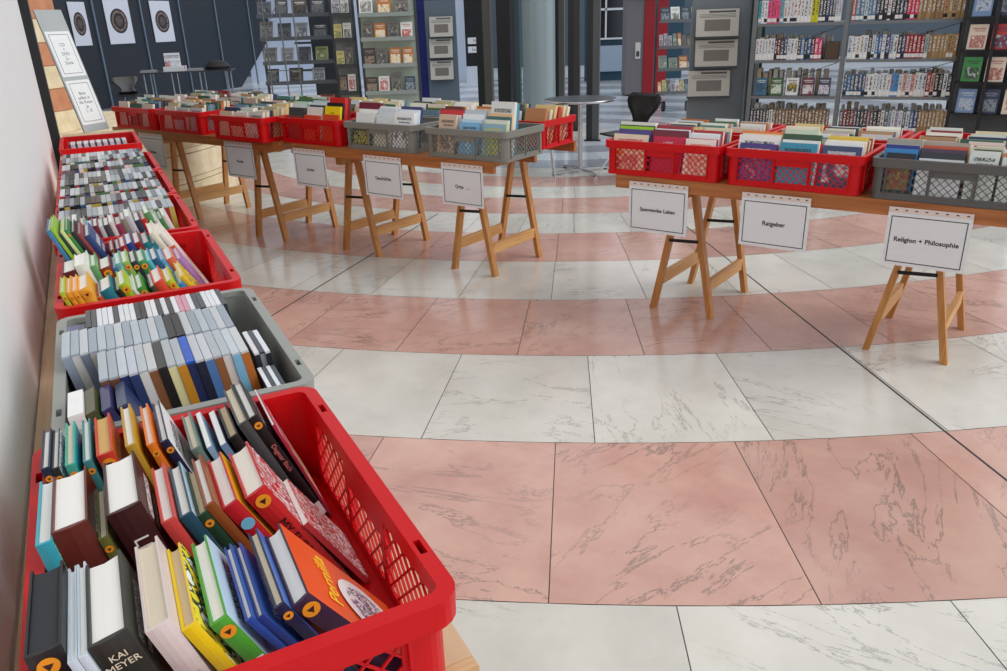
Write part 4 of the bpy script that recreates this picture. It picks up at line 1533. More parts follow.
# ------------------------------------------------------------------ leaning notice board beside the dark panel
P0 = at(85, 133, 0.785)
P0.z = TABLE_Z + LUP + 0.001
hb = R(70)
e = Vector((math.cos(hb), math.sin(hb), 0))
bk = Vector((-math.sin(hb), math.cos(hb), 0))
ph = R(14.5)
up = bk * math.sin(ph) + Vector((0, 0, math.cos(ph)))
nr = e.cross(up)
mw = Matrix.Identity(4)
for i in range(3):
    mw[i][0], mw[i][1], mw[i][2], mw[i][3] = e[i], -nr[i], up[i], P0[i]
t = thing('notice_board', 'grey board with two framed white notices leaning at the end of the pine table', 'notice board', mw)
obj('backing', MB().box((0, 0, 0), (0.25, 0.012, 0.925)), mat((176, 182, 182), 0.4, 0, 0.05, 8), t)
for z0, z1, txt in ((0.055, 0.395, 'Bitte\nselbst in\ndie Kasse\nje\n1,- €'), (0.425, 0.765, 'CD\n+\nDVD\n2,-\nStück')):
    s = obj('notice', MB().box((0.012, -0.0014, z0), (0.240, -0.0002, z1)), mat((240, 242, 242), 0.35), t)
    b = MB()
    lw = 0.003
    a0, a1, c0, c1 = 0.036, 0.216, z0 + 0.022, z1 - 0.022
    for q in (((a0, c0), (a1, c0 + lw)), ((a0, c1 - lw), (a1, c1)), ((a0, c0), (a0 + lw, c1)), ((a1 - lw, c0), (a1, c1))):
        b.box((q[0][0], -0.002, q[0][1]), (q[1][0], -0.0013, q[1][1]))
    obj('printed_border', b, M_ink, s)
    lettering(txt, 0.034, mat((90, 90, 92), 0.5), s, T(0.126, -0.0018, (z0 + z1) / 2) @ RX(R(90)))
# ------------------------------------------------------------------ the hall behind
def fr(P, h):
    return T(P.x, P.y, 0) @ RZ(R(h))


def on_plane(px, py, P, h):
    """measured point on the upright plane through P that runs in direction h"""
    d = ray(px, py)
    n = Vector((-math.sin(R(h)), math.cos(R(h)), 0))
    s = n.dot(Vector((P.x, P.y, 0))) / n.dot(d)
    return d * s + Vector((0, 0, HCAM))


M_steel = mat((120, 124, 126), 0.35, 0.5)
M_dsteel = mat((74, 78, 82), 0.4, 0.4)
M_blackm = mat((22, 22, 24), 0.4)
M_chrome = mat((200, 202, 206), 0.2, 0.9)

# --- library shelving at the right
P = atY(757, 0, 8.3)
LIBF = fr(P, -24)
zb = [atY(753, 24, 8.3).z, atY(749, 60.5, 8.3).z, atY(745, 96, 8.3).z]
zb.append(zb[2] - 0.335)
zb.append(zb[3] - 0.335)
zb.append(zb[4] - 0.335)
zb.insert(0, zb[0] + 0.335)
BW = [0.815, 0.985]
BX = [0.0, 0.85]
t = thing('library_bookcase', 'tall grey metal bookcase with two bays of library books behind the right-hand crates', 'bookcase', LIBF)
for i, x in enumerate((0.0, 0.84, 1.85)):
    obj('upright', MB().box((x - 0.022, 0, 0), (x + 0.018, 0.03, 2.4)).box((x - 0.02, 0.44, 0), (x + 0.016, 0.47, 2.4)).box((x - 0.008, 0.03, 0.04), (x + 0.004, 0.44, 0.07)), M_steel if i < 2 else M_dsteel, t)
for b in range(2):
    for k, z in enumerate(zb):
        obj('shelf_board', MB().box((BX[b] + 0.019 - (0.0 if b == 0 else 0.0), 0.002, z - 0.028), (BX[b] + BW[b] - 0.002, 0.235, z)).box((BX[b] + 0.019, 0.236, z - 0.028), (BX[b] + BW[b] - 0.002, 0.468, z)), M_steel, t)
    # cross brace
    obj('brace', MB().bar((BX[b] + 0.03, 0.2355, zb[2] + 0.02), (BX[b] + BW[b] - 0.02, 0.2355, zb[1] - 0.04), 0.006).bar((BX[b] + 0.03, 0.2355, zb[3] + 0.02), (BX[b] + BW[b] - 0.02, 0.2355, zb[2] - 0.04), 0.006), M_dsteel, t)
SHN = ['top', 'second', 'third', 'fourth', 'fifth', 'sixth', 'seventh']


def shelf_row(b, k, cols, h0, tmin, tmax, frame, x0, x1, where, label_band=(240, 240, 238)):
    x = x0
    i = 0
    while x < x1 - tmax and i < len(ORD):
        c = cols[i % len(cols)] if isinstance(cols, list) else cols(i, (x - x0) / (x1 - x0))
        tt = random.uniform(tmin, tmax)
        h = h0 * random.uniform(.93, 1.0)
        vol = c[0] > 110 and c[2] < 110 and abs(c[0] - c[1]) < 60
        o = book('%s %s, %s from the left on the %s' % (cname(c), 'volume' if vol else 'library book', ORD[i], where), frame @ T(x, random.uniform(0.004, 0.014), zb[k] + 0.0004),
                 tt, .16, h, c, random.choice([0, 1, 2]), True, random.choice([(240, 240, 238), (236, 236, 232), (30, 30, 34)]) if not vol else None, None, (0.012, 0.045), 'library_book', 'book', 'library books in the metal bookcase', ink=random.choice([(40, 44, 60), (60, 60, 64), (150, 50, 50), (60, 90, 130)]) if sum(c) > 420 else (226, 222, 214))
        x += tt + 0.0012
        i += 1


WH = [(232, 236, 238), (224, 230, 234), (236, 236, 230)]
DK = [(34, 36, 44), (40, 60, 96), (60, 70, 84), (30, 30, 34)]
BL = [(50, 90, 150), (90, 140, 190), (40, 60, 110), (170, 190, 210)]
BRN = [(176, 144, 96), (160, 126, 80), (190, 160, 112), (150, 118, 78)]
rc = random.choice


def c_l1(i, f):
    return rc([(240, 90, 140), (90, 190, 200), (236, 240, 240)]) if f < .3 else rc(WH) if f < .62 else (216, 210, 30) if f < .7 else rc(DK + BL[:1]) if f < .86 else (206, 216, 224)


def c_r1(i, f):
    return rc([(90, 130, 160), (200, 210, 214), (60, 60, 70), (210, 90, 60)]) if f < .2 else rc(DK + WH[:1]) if f < .48 else (214, 44, 90) if f < .58 else rc(BRN)


def c_l2(i, f):
    return rc(WH) if f < .26 else rc([(120, 24, 34), (90, 30, 40)]) if f < .36 else rc(DK + WH) if f < .6 else rc(BL + DK) if f < .82 else rc([(214, 60, 110), (226, 230, 236)])


def c_r2(i, f):
    return rc(WH) if f < .16 else rc(DK + BL + WH) if f < .5 else (160, 30, 46) if f < .66 else (170, 200, 200) if f < .7 else rc(BRN)


def c_r3(i, f):
    return rc([(40, 80, 120), (60, 120, 170), (70, 90, 110)]) if f < .2 else rc(WH + [(200, 206, 210)]) if f < .42 else (80, 150, 206) if f < .5 else rc([(150, 40, 46), (220, 170, 160)] + WH) if f < .8 else rc(DK + WH)


def c_r4(i, f):
    return rc(DK + [(140, 40, 40)]) if f < .35 else rc(WH + DK + BL) if f < .72 else rc(BRN)


def c_l4(i, f):
    return rc(DK + WH) if f < .28 else rc([(120, 90, 60), (136, 104, 70), (110, 84, 58)])


BAY = ('left bay', 'right bay')
shelf_row(0, 1, c_l1, .215, .024, .036, LIBF, .024, .81, 'upper shelf of the left bay')
shelf_row(1, 1, c_r1, .215, .026, .038, LIBF, .874, 1.83, 'upper shelf of the right bay')
shelf_row(0, 2, c_l2, .205, .024, .036, LIBF, .024, .66, 'second shelf of the left bay')
shelf_row(1, 2, c_r2, .215, .026, .038, LIBF, .874, 1.83, 'second shelf of the right bay')
shelf_row(1, 3, c_r3, .215, .026, .036, LIBF, .874, 1.83, 'third shelf of the right bay')
shelf_row(0, 4, c_l4, .21, .026, .036, LIBF, .024, .81, 'lower shelf of the left bay')
shelf_row(1, 4, c_r4, .21, .026, .036, LIBF, .874, 1.83, 'lower shelf of the right bay')
tag(obj('wooden_book_block', MB().box((.675, .02, zb[2] + .0005), (.80, .2, zb[2] + .16)).box((.678, .012, zb[2] + .004), (.797, .0199, zb[2] + .156)), mat((84, 66, 50), .6), None, LIBF), 'dark brown block filling the right end of the second shelf, left bay', 'book block')
face = [((60, 110, 140), (40, 70, 100), (90, 150, 170)), ((60, 100, 50), (230, 236, 226), (130, 190, 60)), ((240, 240, 236), (20, 20, 22), (244, 214, 30)), ((110, 30, 50), (236, 236, 236), (130, 40, 60)), ((60, 66, 90), (230, 230, 236), (170, 40, 60))]
fn = ['blue', 'green and white', 'white book with a black and yellow figure, the', 'dark red', 'grey and red']
for i, c in enumerate(face):
    mw = LIBF @ T(.045 + .15 * i + .115, .035, zb[3] + .0006) @ RZ(R(90)) @ RY(R(14)) @ T(0, 0, .0035)
    book('%s book shown face-out, %s from the left on the third shelf, left bay' % (fn[i].replace(' book with a black and yellow figure, the', ''), ORD[i]), mw, .014, .118, .17, c[0], 0, False, None, art(list(c), 3, i), None, 'library_book', 'book', 'books shown face-out in the left bay')
# rear side of the bookcase: books seen over the tops of the front ones
for b in range(2):
    for k in (2, 3, 4):
        x = BX[b] + .03
        i = 0
        while x < BX[b] + BW[b] - .09:
            c = rc(DK + WH + BL + [(150, 60, 50), (120, 90, 60), (90, 130, 110)])
            tt = random.uniform(.03, .055)
            book('%s book showing its pages, %s on the rear %s shelf, %s' % (cname(c), ORD[i], SHN[k], BAY[b]), LIBF @ T(x + tt, .42, zb[k] + .0005) @ RZ(R(180)), tt, .17, random.uniform(.2, .25), c, rc([1, 2, 3]), True, None, None, None, 'library_book', 'book', 'books on the rear side of the bookcase')
            x += tt + random.uniform(.002, .03)
            i += 1

# --- display rack at the far right edge
P = atY(968, 0, 7.05)
DF = fr(P, -38)
t = thing('media_rack', 'black wire media rack with face-out cases at the right edge of the hall', 'rack', DF)
for x in (0.0, .24, .62):
    obj('post', MB().box((x - .012, 0, 0), (x + .012, .024, 2.3)), M_blackm, t)
obj('back_sheet', MB().box((-.012, .175, .2), (.64, .19, 2.3)), mat((70, 76, 80), .5), t)
zr_ = [1.40, 1.14, .88, .62]
for z in zr_:
    obj('ledge', MB().box((-.01, .0245, z - .012), (.62, .16, z)), M_blackm, t)
cols_ = [[(120, 150, 190), (200, 210, 220), (60, 80, 120)], [(90, 110, 160), (230, 190, 170), (60, 60, 90)], [(60, 150, 70), (30, 40, 36), (220, 230, 220)], [(200, 60, 60), (40, 50, 90), (230, 220, 210)], [(236, 220, 200), (170, 60, 50), (240, 230, 214)], [(50, 60, 90), (150, 160, 170), (30, 34, 44)]]
k = 0
for zi, z in enumerate(zr_):
    for i in range(3):
        c = cols_[(k * 5 + zi) % 6] if not (zi == 2 and i == 1) else cols_[4]
        k += 1
        mw = DF @ T(.03 + .175 * i + .15, .05, z + .0006) @ RZ(R(90)) @ RY(R(10)) @ T(0, 0, .003)
        disc_case('%s case shown face-out, %s on the %s ledge of the black media rack' % (cname(c[0]), ORD[i], SHN[zi]), mw, .015, .14, .2, c[0], tuple(c), 'cases in the black media rack', 'media_case')
t = thing('narrow_shelf_unit', 'narrow pale grey shelf unit with grey file boxes beside the bookcase', 'shelf', LIBF @ T(1.93, .12, 0))
obj('back_sheet', MB().box((0, .25, .1), (.36, .262, 2.2)), mat((128, 134, 138), .5), t)
for z in zb[:5]:
    obj('shelf_board', MB().box((0, 0, z - .02), (.36, .249, z)), M_steel, t)
for i, z in enumerate(zb[1:5]):
    for j, (a_, w_) in enumerate(((.02, .1), (.13, .11), (.25, .09))):
        o = thing('file_box', '%s grey file box on the %s board of the narrow pale shelf unit' % (('left', 'middle', 'right')[j], SHN[i]), 'file box', LIBF @ T(1.93 + a_, .14, z + .0006), 'file boxes beside the bookcase')
        h_ = .2 + .03 * ((i + j) % 3)
        obj('box_body', MB().box((0, 0, 0), (w_, .2, h_)), mat(((136, 140, 144), (104, 110, 118), (84, 110, 150))[(i + j) % 3], .5), o)
        obj('label_slip', MB().box((w_ * .25, -.001, h_ * .55), (w_ * .75, -.0002, h_ * .8)), mat((230, 230, 226), .6), o)


def newspaper(mw, label, w, h, group, picture=True):
    o = obj('newspaper', MB().box((0, 0, 0), (w, .012, h)).box((0.004, .012, 0.003), (w - .004, .016, h - .006)), mat((198, 194, 184), .8, 0, .08, 25), None, mw)
    tag(o, label, 'newspaper', group)
    b = MB()
    if picture:
        obj('photo', b.box((w * .2, -.0012, h * .2), (w * .8, -.0002, h * .62)), art([(120, 112, 104), (86, 80, 76), (170, 160, 146)], 4), o)
    q = MB()
    for i in range(3):
        q.box((w * .08, -.0010, h * (.70 + .05 * i)), (w * .92, -.0002, h * (.715 + .05 * i)))
    q.box((w * .3, -.0010, h * .87), (w * .92, -.0002, h * .94))
    obj('print', q, mat((90, 88, 84), .8), o)
    return o


# --- grey newspaper stand on the right
P = atY(690, 60, 9.0)
NF = fr(P, -8)
t = thing('newspaper_stand', 'broad grey newspaper stand beside the metal bookcase', 'stand', NF)
obj('panel', MB().box((0, 0, 0), (.60, .10, 1.95)), mat((116, 124, 128), .45), t)
obj('green_post', MB().box((.62, -.02, 0), (.76, .12, 2.3)), mat((20, 66, 60), .4), t)
for i, (px, py0, py1) in enumerate(((698, 8, 37), (697, 39, 67), (690, 70, 97))):
    a = atY(px, py1, 8.85)
    bq = atY(px + 39, py0, 8.85)
    z0, z1 = a.z, bq.z
    mw = NF @ T(a.x - P.x, -.10, z0) @ RX(R(-9))
    newspaper(mw, 'newspaper in the %s pocket of the broad grey stand by the bookcase' % ('top', 'middle', 'bottom')[i], .44, z1 - z0, 'newspapers on the grey stands')
    obj('pocket', MB().box((a.x - P.x - .005, -.105, z0 - .02), (a.x - P.x + .445, -.0005, z0 - .004)), M_dsteel, t)

# --- blue wall panel and second newspaper stand
P = atY(424, 60, 16.2)
struct(obj('wall_blue', MB().box((-.26, 0, 0), (.46, .25, 3.2)).box((-.26, -.02, 1.70), (.62, -.0002, 2.6)), mat((12, 24, 96), .4), None, fr(P, 0)))
P = atY(427.5, 60, 15.3)
t = thing('newspaper_stand', 'narrow grey newspaper stand in front of the blue wall panel', 'stand', fr(P, 0))
obj('panel', MB().box((0, 0, 0), (.56, .08, 1.86)), mat((98, 112, 124), .45), t)
for i, (px, py0, py1) in enumerate(((430, 16, 37), (430, 38, 58), (431, 60, 80))):
    a, bq = atY(px, py1, 15.2), atY(px + 21, py0, 15.2)
    newspaper(T(a.x, a.y, a.z) @ RX(R(-9)), 'newspaper in the %s pocket of the narrow stand by the blue panel' % ('top', 'middle', 'bottom')[i], .42, bq.z - a.z, 'newspapers on the grey stands')
    obj('pocket', MB().box((a.x - P.x - .005, -.105, a.z - .02), (a.x - P.x + .425, -.0005, a.z - .004)), M_dsteel, t)


def display(name, label, P, h, w, zs, back, depth, items, group, itemname, nlabel, lip, posts=True, top=2.2, tilt=16, iw=.20, ih=.26):
    F = fr(P, h)
    t = thing(name, label, 'rack', F)
    if back is not None:
        obj('back_panel', MB().box((0, 0, .12), (w, .025, top)), back, t)
    for x in (-.03, w):
        obj('post', MB().box((x, -.01, 0), (x + .03, .05, top + .1)), M_dsteel, t)
    for zi, z in enumerate(zs):
        s = obj('ledge', MB().box((0, -depth, z), (w, -.0005, z + .012)).box((0, -depth - .004, z), (w, -depth - .0002, z + .05)), lip, t)
        n = items[zi % len(items)]
        stepx = (w - .02) / max(1, n)
        for i in range(n):
            c = rc(MAGC)
            ww = min(iw, stepx - .01) * random.uniform(.85, 1)
            hh = ih * random.uniform(.8, 1)
            th = R(tilt)
            mw = F @ T(.01 + stepx * i + ww, -depth + .008, z + .0130 + .0101 * math.sin(th)) @ RZ(R(90)) @ RY(th)
            o = link(itemname, MB().box((0, 0, 0), (.006, ww, hh)).mesh('sheets', [art(c, random.choice([3, 4, 5]))]), None, mw)
            tag(o, '%s, %s from left, %s ledge, %s' % (cname(c[0]) + ' ' + itemname.replace('_', ' '), ORD[i], SHN[zi], nlabel), 'magazine', group)
            obj('pages', MB().box((.0061, .001, .001), (.010, ww - .002, hh - .002)), paper((236, 234, 228)), o)
    return t


MAGC = [((230, 232, 228), (150, 150, 140), (90, 96, 90)), ((120, 116, 110), (60, 60, 62), (200, 190, 170)), ((214, 200, 130), (120, 130, 60), (240, 236, 200)), ((196, 120, 60), (240, 236, 220), (230, 190, 60)), ((60, 70, 84), (150, 160, 170), (30, 34, 40)),
        ((236, 236, 232), (190, 60, 50), (200, 200, 196)), ((150, 160, 150), (90, 110, 90), (220, 220, 206)), ((70, 60, 56), (160, 140, 120), (40, 36, 36)), ((190, 190, 196), (80, 80, 96), (230, 230, 230))]
P = atY(364, 60, 11.0)
zl = [atY(366, y, 10.9).z for y in (17, 41.5, 68, 95)]
display('magazine_display', 'pale green perforated display stand with four ledges of magazines', P, 2, .70, zl, mat((176, 190, 176), .5, 0, .12, 30), .14, [3, 4, 4, 4], 'magazines on the pale green display', 'magazine', 'pale green display', mat((150, 160, 156), .3))
P = atY(337, 60, 11.3)
zl = [atY(338, y, 11.2).z for y in (17, 42, 68, 95)]
display('disc_display', 'narrow grey display stand with slanted discs, beside the pale green one', P, 4, .26, zl, mat((128, 138, 138), .5, 0, .1, 30), .14, [2], 'discs on the narrow grey display', 'slanted_case', 'narrow grey display', M_dsteel)
MAGS = MAGC
MAGC = [((90, 96, 104), (40, 44, 50), (150, 156, 160)), ((60, 64, 72), (110, 116, 120), (30, 32, 38)), ((140, 140, 140), (70, 72, 76), (180, 178, 170)), ((84, 74, 66), (40, 40, 44), (130, 120, 110)), ((150, 160, 100), (90, 110, 80), (200, 200, 150)), ((170, 178, 184), (80, 90, 100), (210, 214, 216))]
P = atY(266, 60, 11.8)
zl = [atY(300, y, 11.7).z for y in (17, 40, 64, 84)]
zl = [zl[0] + .0, zl[1], zl[2], zl[3]]
display('magazine_shelving', 'dark grey open magazine shelving with slanted journals, left of the display stands', P, 3, .98, zl, None, .22, [4, 4, 4, 3], 'journals on the dark open shelving', 'journal', 'dark open shelving', mat((92, 100, 108), .35, .4), tilt=24)
t = thing('side_panel_unit', 'dark blue-grey shelf end panel standing beside the open magazine shelving', 'shelf end', fr(atY(313, 60, 12.3), 3))
obj('panel', MB().box((0, 0, 0), (.36, .05, 2.2)), mat((48, 56, 64), .45), t)
for i in range(4):
    obj('bracket', MB().box((-.24, .0, .5 + .38 * i), (-.002, .04, .53 + .38 * i)), M_dsteel, t)
t = thing('tube_frame', 'thin silver tube frame with a cross brace in front of the open shelving', 'frame', fr(atY(268, 60, 11.3), 0))
for x in (0, .22, .40):
    obj('tube', MB().tube([(x, 0, 0), (x + .02, 0, 2.3)], .010, 8), M_steel, t)
obj('diagonal', MB().tube([(.012, 0.0, 1.45), (.4, 0.0, 2.1)], .006, 6), M_steel, t)
obj('crossbar', MB().tube([(0.01, 0, .95), (.41, 0, .95)], .007, 6), M_steel, t)

# --- trolley of magazines further back
MAGC = MAGS
P = atY(656, 60, 13.6)
zl = [atY(658, y, 13.5).z for y in (23, 49, 71, 94)]
F_ = fr(P, 0)
t = display('magazine_trolley', 'wheeled rack of magazines between the red pillar and the broad newspaper stand', P, 0, .68, zl, None, .22, [4, 9, 4, 9], 'magazines on the wheeled rack', 'magazine', 'wheeled rack', M_steel, tilt=22, iw=.17, ih=.24)
for x in (.1, .5):
    obj('wheel', MB().tube([(x, -.12, .08), (x + .05, -.12, .08)], .08, 16), M_blackm, t)

# --- red and grey pillar
P = atY(625, 90, 16.3)
t = thing('information_pillar', 'red and grey pillar with a red cap standing behind the black chair', 'pillar unit', fr(P, 0))
obj('grey_side', MB().box((0, 0, .03), (.34, .5, 1.85)), mat((112, 110, 114), .5), t)
obj('red_side', MB().box((.341, -.02, .03), (.80, .5, 1.85)), mat((150, 12, 26), .4), t)
obj('red_cap', MB().box((.10, -.12, 1.851), (.86, .55, 2.6)), mat((206, 16, 34), .4), t)
so = obj('socket_plate', MB().box((.18, -.012, .70), (.28, -.0005, 1.0)), mat((210, 206, 200), .4), t)
obj('socket', MB().box((.20, -.016, .74), (.26, -.0125, .84)), M_dsteel, so)
obj('foot_plate', MB().box((0.02, 0.0, 0), (.78, .48, .029)), M_blackm, t)

# --- round column, dark frame posts
P = at(541, 129, 0)
t = thing('round_column', 'smooth grey round column behind the middle table', 'column', T(atY(539, 60, 11.4).x, 11.4, 0))
obj('shaft', MB().lathe([(.0, 0), (.225, 0), (.225, 4)], 48), mat((146, 162, 166), .3, 0.1), t, None, True)
obj('collar', MB().lathe([(.2255, 0), (.245, 0), (.245, .06), (.2255, .06)], 48), M_dsteel, t, None, True)


def post(px, py, w, dpt, col, label, Y=None, h=4.0, dark=(34, 36, 38)):
    P = at(px, py, 0) if Y is None else atY(px, py, Y)
    t = thing('frame_post', label, 'post', fr(P, -12), 'dark frame posts in the hall')
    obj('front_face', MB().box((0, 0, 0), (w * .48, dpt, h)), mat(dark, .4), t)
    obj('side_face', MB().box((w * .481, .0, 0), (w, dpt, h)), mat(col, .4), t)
    obj('foot_plate', MB().box((-.02, -.03, 0), (w + .03, -.0005, .02)), mat(dark, .5), t)


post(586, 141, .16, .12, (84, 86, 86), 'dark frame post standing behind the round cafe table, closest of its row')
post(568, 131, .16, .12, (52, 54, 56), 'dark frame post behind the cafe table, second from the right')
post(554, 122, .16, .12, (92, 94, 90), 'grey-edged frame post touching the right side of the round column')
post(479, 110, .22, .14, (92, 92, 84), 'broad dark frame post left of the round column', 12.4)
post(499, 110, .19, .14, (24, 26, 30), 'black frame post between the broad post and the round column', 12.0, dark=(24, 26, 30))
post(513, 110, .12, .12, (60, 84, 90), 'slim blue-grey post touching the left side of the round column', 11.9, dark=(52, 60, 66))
struct(obj('window_1', MB().box((0, 0, 0), (.14, .02, 3.2)), mat((40, 110, 120), .15), None, fr(atY(507, 60, 12.6), 0)))

# --- far walls
struct(obj('wall_back', MB().box((-16, 27.4, 0), (16, 27.6, 2.7)), mat((78, 92, 104), .6), None))
struct(obj('wall_pale', MB().box((-7.2, 0, 0), (-.32, .2, 2.9)), mat((196, 210, 232), .6), None, T(0, 24.5, 0)))
struct(obj('wall_pale_strip', MB().box((-1.22, 0, 0), (-.5, .1, 2.9)), mat((206, 220, 240), .6), None, T(0, 22.0, 0)))
t = thing('poster_stand', 'dark poster panel with white slips at the back of the hall', 'poster', fr(atY(467, 78, 21.0), 0))
obj('panel', MB().box((0, 0, .42), (.62, .05, 3.0)), mat((24, 24, 28), .4), t)
obj('base_box', MB().box((0, -.02, 0), (.62, .25, .419)), mat((206, 216, 230), .5), t)
for z in (.95, .74):
    q = obj('white_slip', MB().box((.06, -.012, z), (.50, -.0005, z + .15)), mat((226, 230, 236), .5), t)
    lettering('Nur' if z > .9 else 'heute', .10, M_ink, q, T(.28, -.0128, z + .075) @ RX(R(90)))
# teal wall with window
struct(obj('wall_teal', MB().box((0, 0, 0), (2.4, .2, 3.4)), mat((24, 66, 86), .45), None, fr(atY(585, 78, 20.5), 0)))
wn = struct(link('window_2', None, None, fr(atY(592, 78, 20.45), 0)))
obj('glass', MB().box((0, -.005, 1.0), (.84, .0, 2.8)), mat((36, 44, 50), .1), wn)
for a, b in (((0, -.03, .96), (.84, -.0055, 1.0)), ((0, -.03, 1.62), (.84, -.0055, 1.67)), ((.30, -.03, 1.0), (.34, -.0055, 2.8)), ((.80, -.03, 1.0), (.84, -.0055, 2.8))):
    obj('sash', MB().box(a, b), mat((206, 214, 220), .5), wn)
obj('lower_panel', MB().box((.1, -.03, .22), (.84, -.0002, .82)), mat((150, 170, 190), .5), wn)

# --- dark clad wall with posters at the left
A = Vector((-8.75, 15.4, 0))
HW = math.degrees(math.atan2(22.6 - 15.4, -6.95 + 8.75))
pf = on_plane(242, 87, A, HW)
ptop = on_plane(290, 0, A, HW)
dirw = Vector((math.cos(R(HW)), math.sin(R(HW)), 0))


def u_of(p):
    return (p - A).dot(dirw)


WFr = fr(A, HW)
mtw, n, p = nt('corrugated_cladding')
tc = N(n, 'ShaderNodeTexCoord')
wv = N(n, 'ShaderNodeTexWave', wave_type='BANDS', bands_direction='Z')
wv.inputs['Scale'].default_value = 9
n.links.new(tc.outputs['Object'], wv.inputs['Vector'])
rp = N(n, 'ShaderNodeValToRGB')
rp.color_ramp.elements[0].color = lin((12, 18, 27))
rp.color_ramp.elements[1].color = lin((27, 36, 49))
n.links.new(wv.outputs['Fac'], rp.inputs['Fac'])
n.links.new(rp.outputs['Color'], p.inputs['Base Color'])
p.inputs['Roughness'].default_value = .5
slope = (u_of(ptop) - u_of(pf)) / (ptop.z - 0)
top = 4.2
pl = [(-14, 0), (u_of(pf), 0), (u_of(pf) + slope * top, top), (-14, top)]
w = MB()
vs = [(u, 0, z) for u, z in pl] + [(u, .15, z) for u, z in pl]
w.add(vs, [(0, 1, 2, 3), (7, 6, 5, 4), (0, 4, 5, 1), (1, 5, 6, 2), (2, 6, 7, 3), (3, 7, 4, 0)])
struct(obj('wall_clad', w, mtw, None, WFr))
for i, px in enumerate((90, 138, 177, 213, 246)):
    u = u_of(on_plane(px, 0, A, HW))
    struct(obj('trim_%d' % (i + 4), MB().box((u - .02, -.03, 0), (u + .02, -.0005, top)), mat((96, 112, 128), .4), None, WFr))
for i, (a, b) in enumerate((((68, 2), (90, 46)), ((103, -2), (133, 44)), ((149, 1), (174, 42)))):
    p0 = on_plane((a[0] + 3), b[1], A, HW)
    p1 = on_plane(b[0], a[1] if a[1] >= 0 else 0, A, HW)
    u0, u1 = u_of(on_plane((a[0] + a[0] + 5) / 2, (a[1] + b[1]) / 2, A, HW)), u_of(on_plane((b[0] + b[0] - 3) / 2 - 1, (a[1] + b[1]) / 2, A, HW))
    zc = on_plane((a[0] + b[0]) / 2, (a[1] + b[1]) / 2, A, HW).z
    z0 = on_plane((a[0] + b[0]) / 2, b[1], A, HW).z
    z1 = 2 * zc - z0
    t = thing('wall_poster', 'pale poster with a dark round emblem on the dark wall, %s' % ('left of three', 'middle of three', 'right of three')[i], 'poster', WFr @ T(u0, -.012, z0), 'posters on the dark clad wall')
    obj('sheet', MB().box((0, -.008, 0), (u1 - u0, 0, z1 - z0)), mat((196, 200, 212), .5), t)
    W_, H_ = u1 - u0, z1 - z0
    rr = MB().lathe([(0, .002), (1, .002), (1, 0)], 36)
    q = obj('emblem', rr, mat((26, 22, 26), .5), t, T(W_ / 2, -.0085, H_ * .5) @ RX(R(90)) @ Matrix.Diagonal((W_ * .34, H_ * .27, 1, 1)))
    obj('emblem_ring', MB().lathe([(.66, .003), (.84, .003), (.84, .0021), (.66, .0021)], 36), pattern([(40, 34, 34), (130, 112, 104)], 14), q)
    obj('emblem_centre', MB().lathe([(.0, .003), (.42, .003), (.42, .0021)], 24), pattern([(60, 46, 46), (110, 96, 92), (34, 28, 30)], 9), q)

# --- long table by the dark wall with a chair
a, b = at(137, 73.5, .74), at(231, 69.5, .74)
h = math.degrees(math.atan2(b.y - a.y, b.x - a.x))
L = (b - a).length
t = thing('folding_table', 'long dark folding table with thin legs against the dark clad wall', 'table', fr(a, h))
obj('top', MB().box((0, 0, .715), (L, .7, .74)), mat((40, 44, 52), .4), t)
for x in (.1, L * .35, L * .65, L - .1):
    for y in (.06, .64):
        obj('leg', MB().tube([(x, y, .7145), (x, y, 0)], .016, 8), M_chrome, t)
FT = fr(a, h)
tag(obj('leaflet_box', MB().box((L * .26, .2, .741), (L * .26 + .38, .6, .83)).box((L * .26, .45, .8305), (L * .26 + .28, .6, 1.08)), art([(226, 228, 232), (200, 204, 210), (190, 60, 70)], 3), None, FT), 'white leaflet box with a raised back on the long folding table', 'leaflet box')
tag(obj('black_bag', MB().lathe([(0, 0), (.30, 0), (.32, .06), (.24, .14), (.1, .17), (0, .17)], 20), mat((24, 22, 26), .6), None, FT @ T(L * .83, .38, .741) @ Matrix.Diagonal((.8, .8, 1, 1)), True), 'black bag on the long folding table', 'bag')
tag(obj('small_sign', MB().box((0, 0, 0), (.22, .02, .30)).box((0, .02, 0), (.22, .1, .012)), mat((206, 214, 222), .5), None, FT @ T(L * .60, .85 - .3, .741 + .30)), 'small pale card above the black bag on the folding table', 'sign') if False else None
for i, x in enumerate((.05, .55)):
    tag(obj('leaflet_pile', MB().box((0, 0, 0), (.3, .22, .03)).box((.02, .01, .0301), (.28, .2, .045)), art([(150, 150, 156), (90, 90, 96), (200, 196, 190)], 3), None, FT @ T(L * x - .05, .06, .741)), 'flat pile of leaflets, %s from the left on the long folding table' % ORD[i], 'leaflets', 'leaflet piles on the folding table')


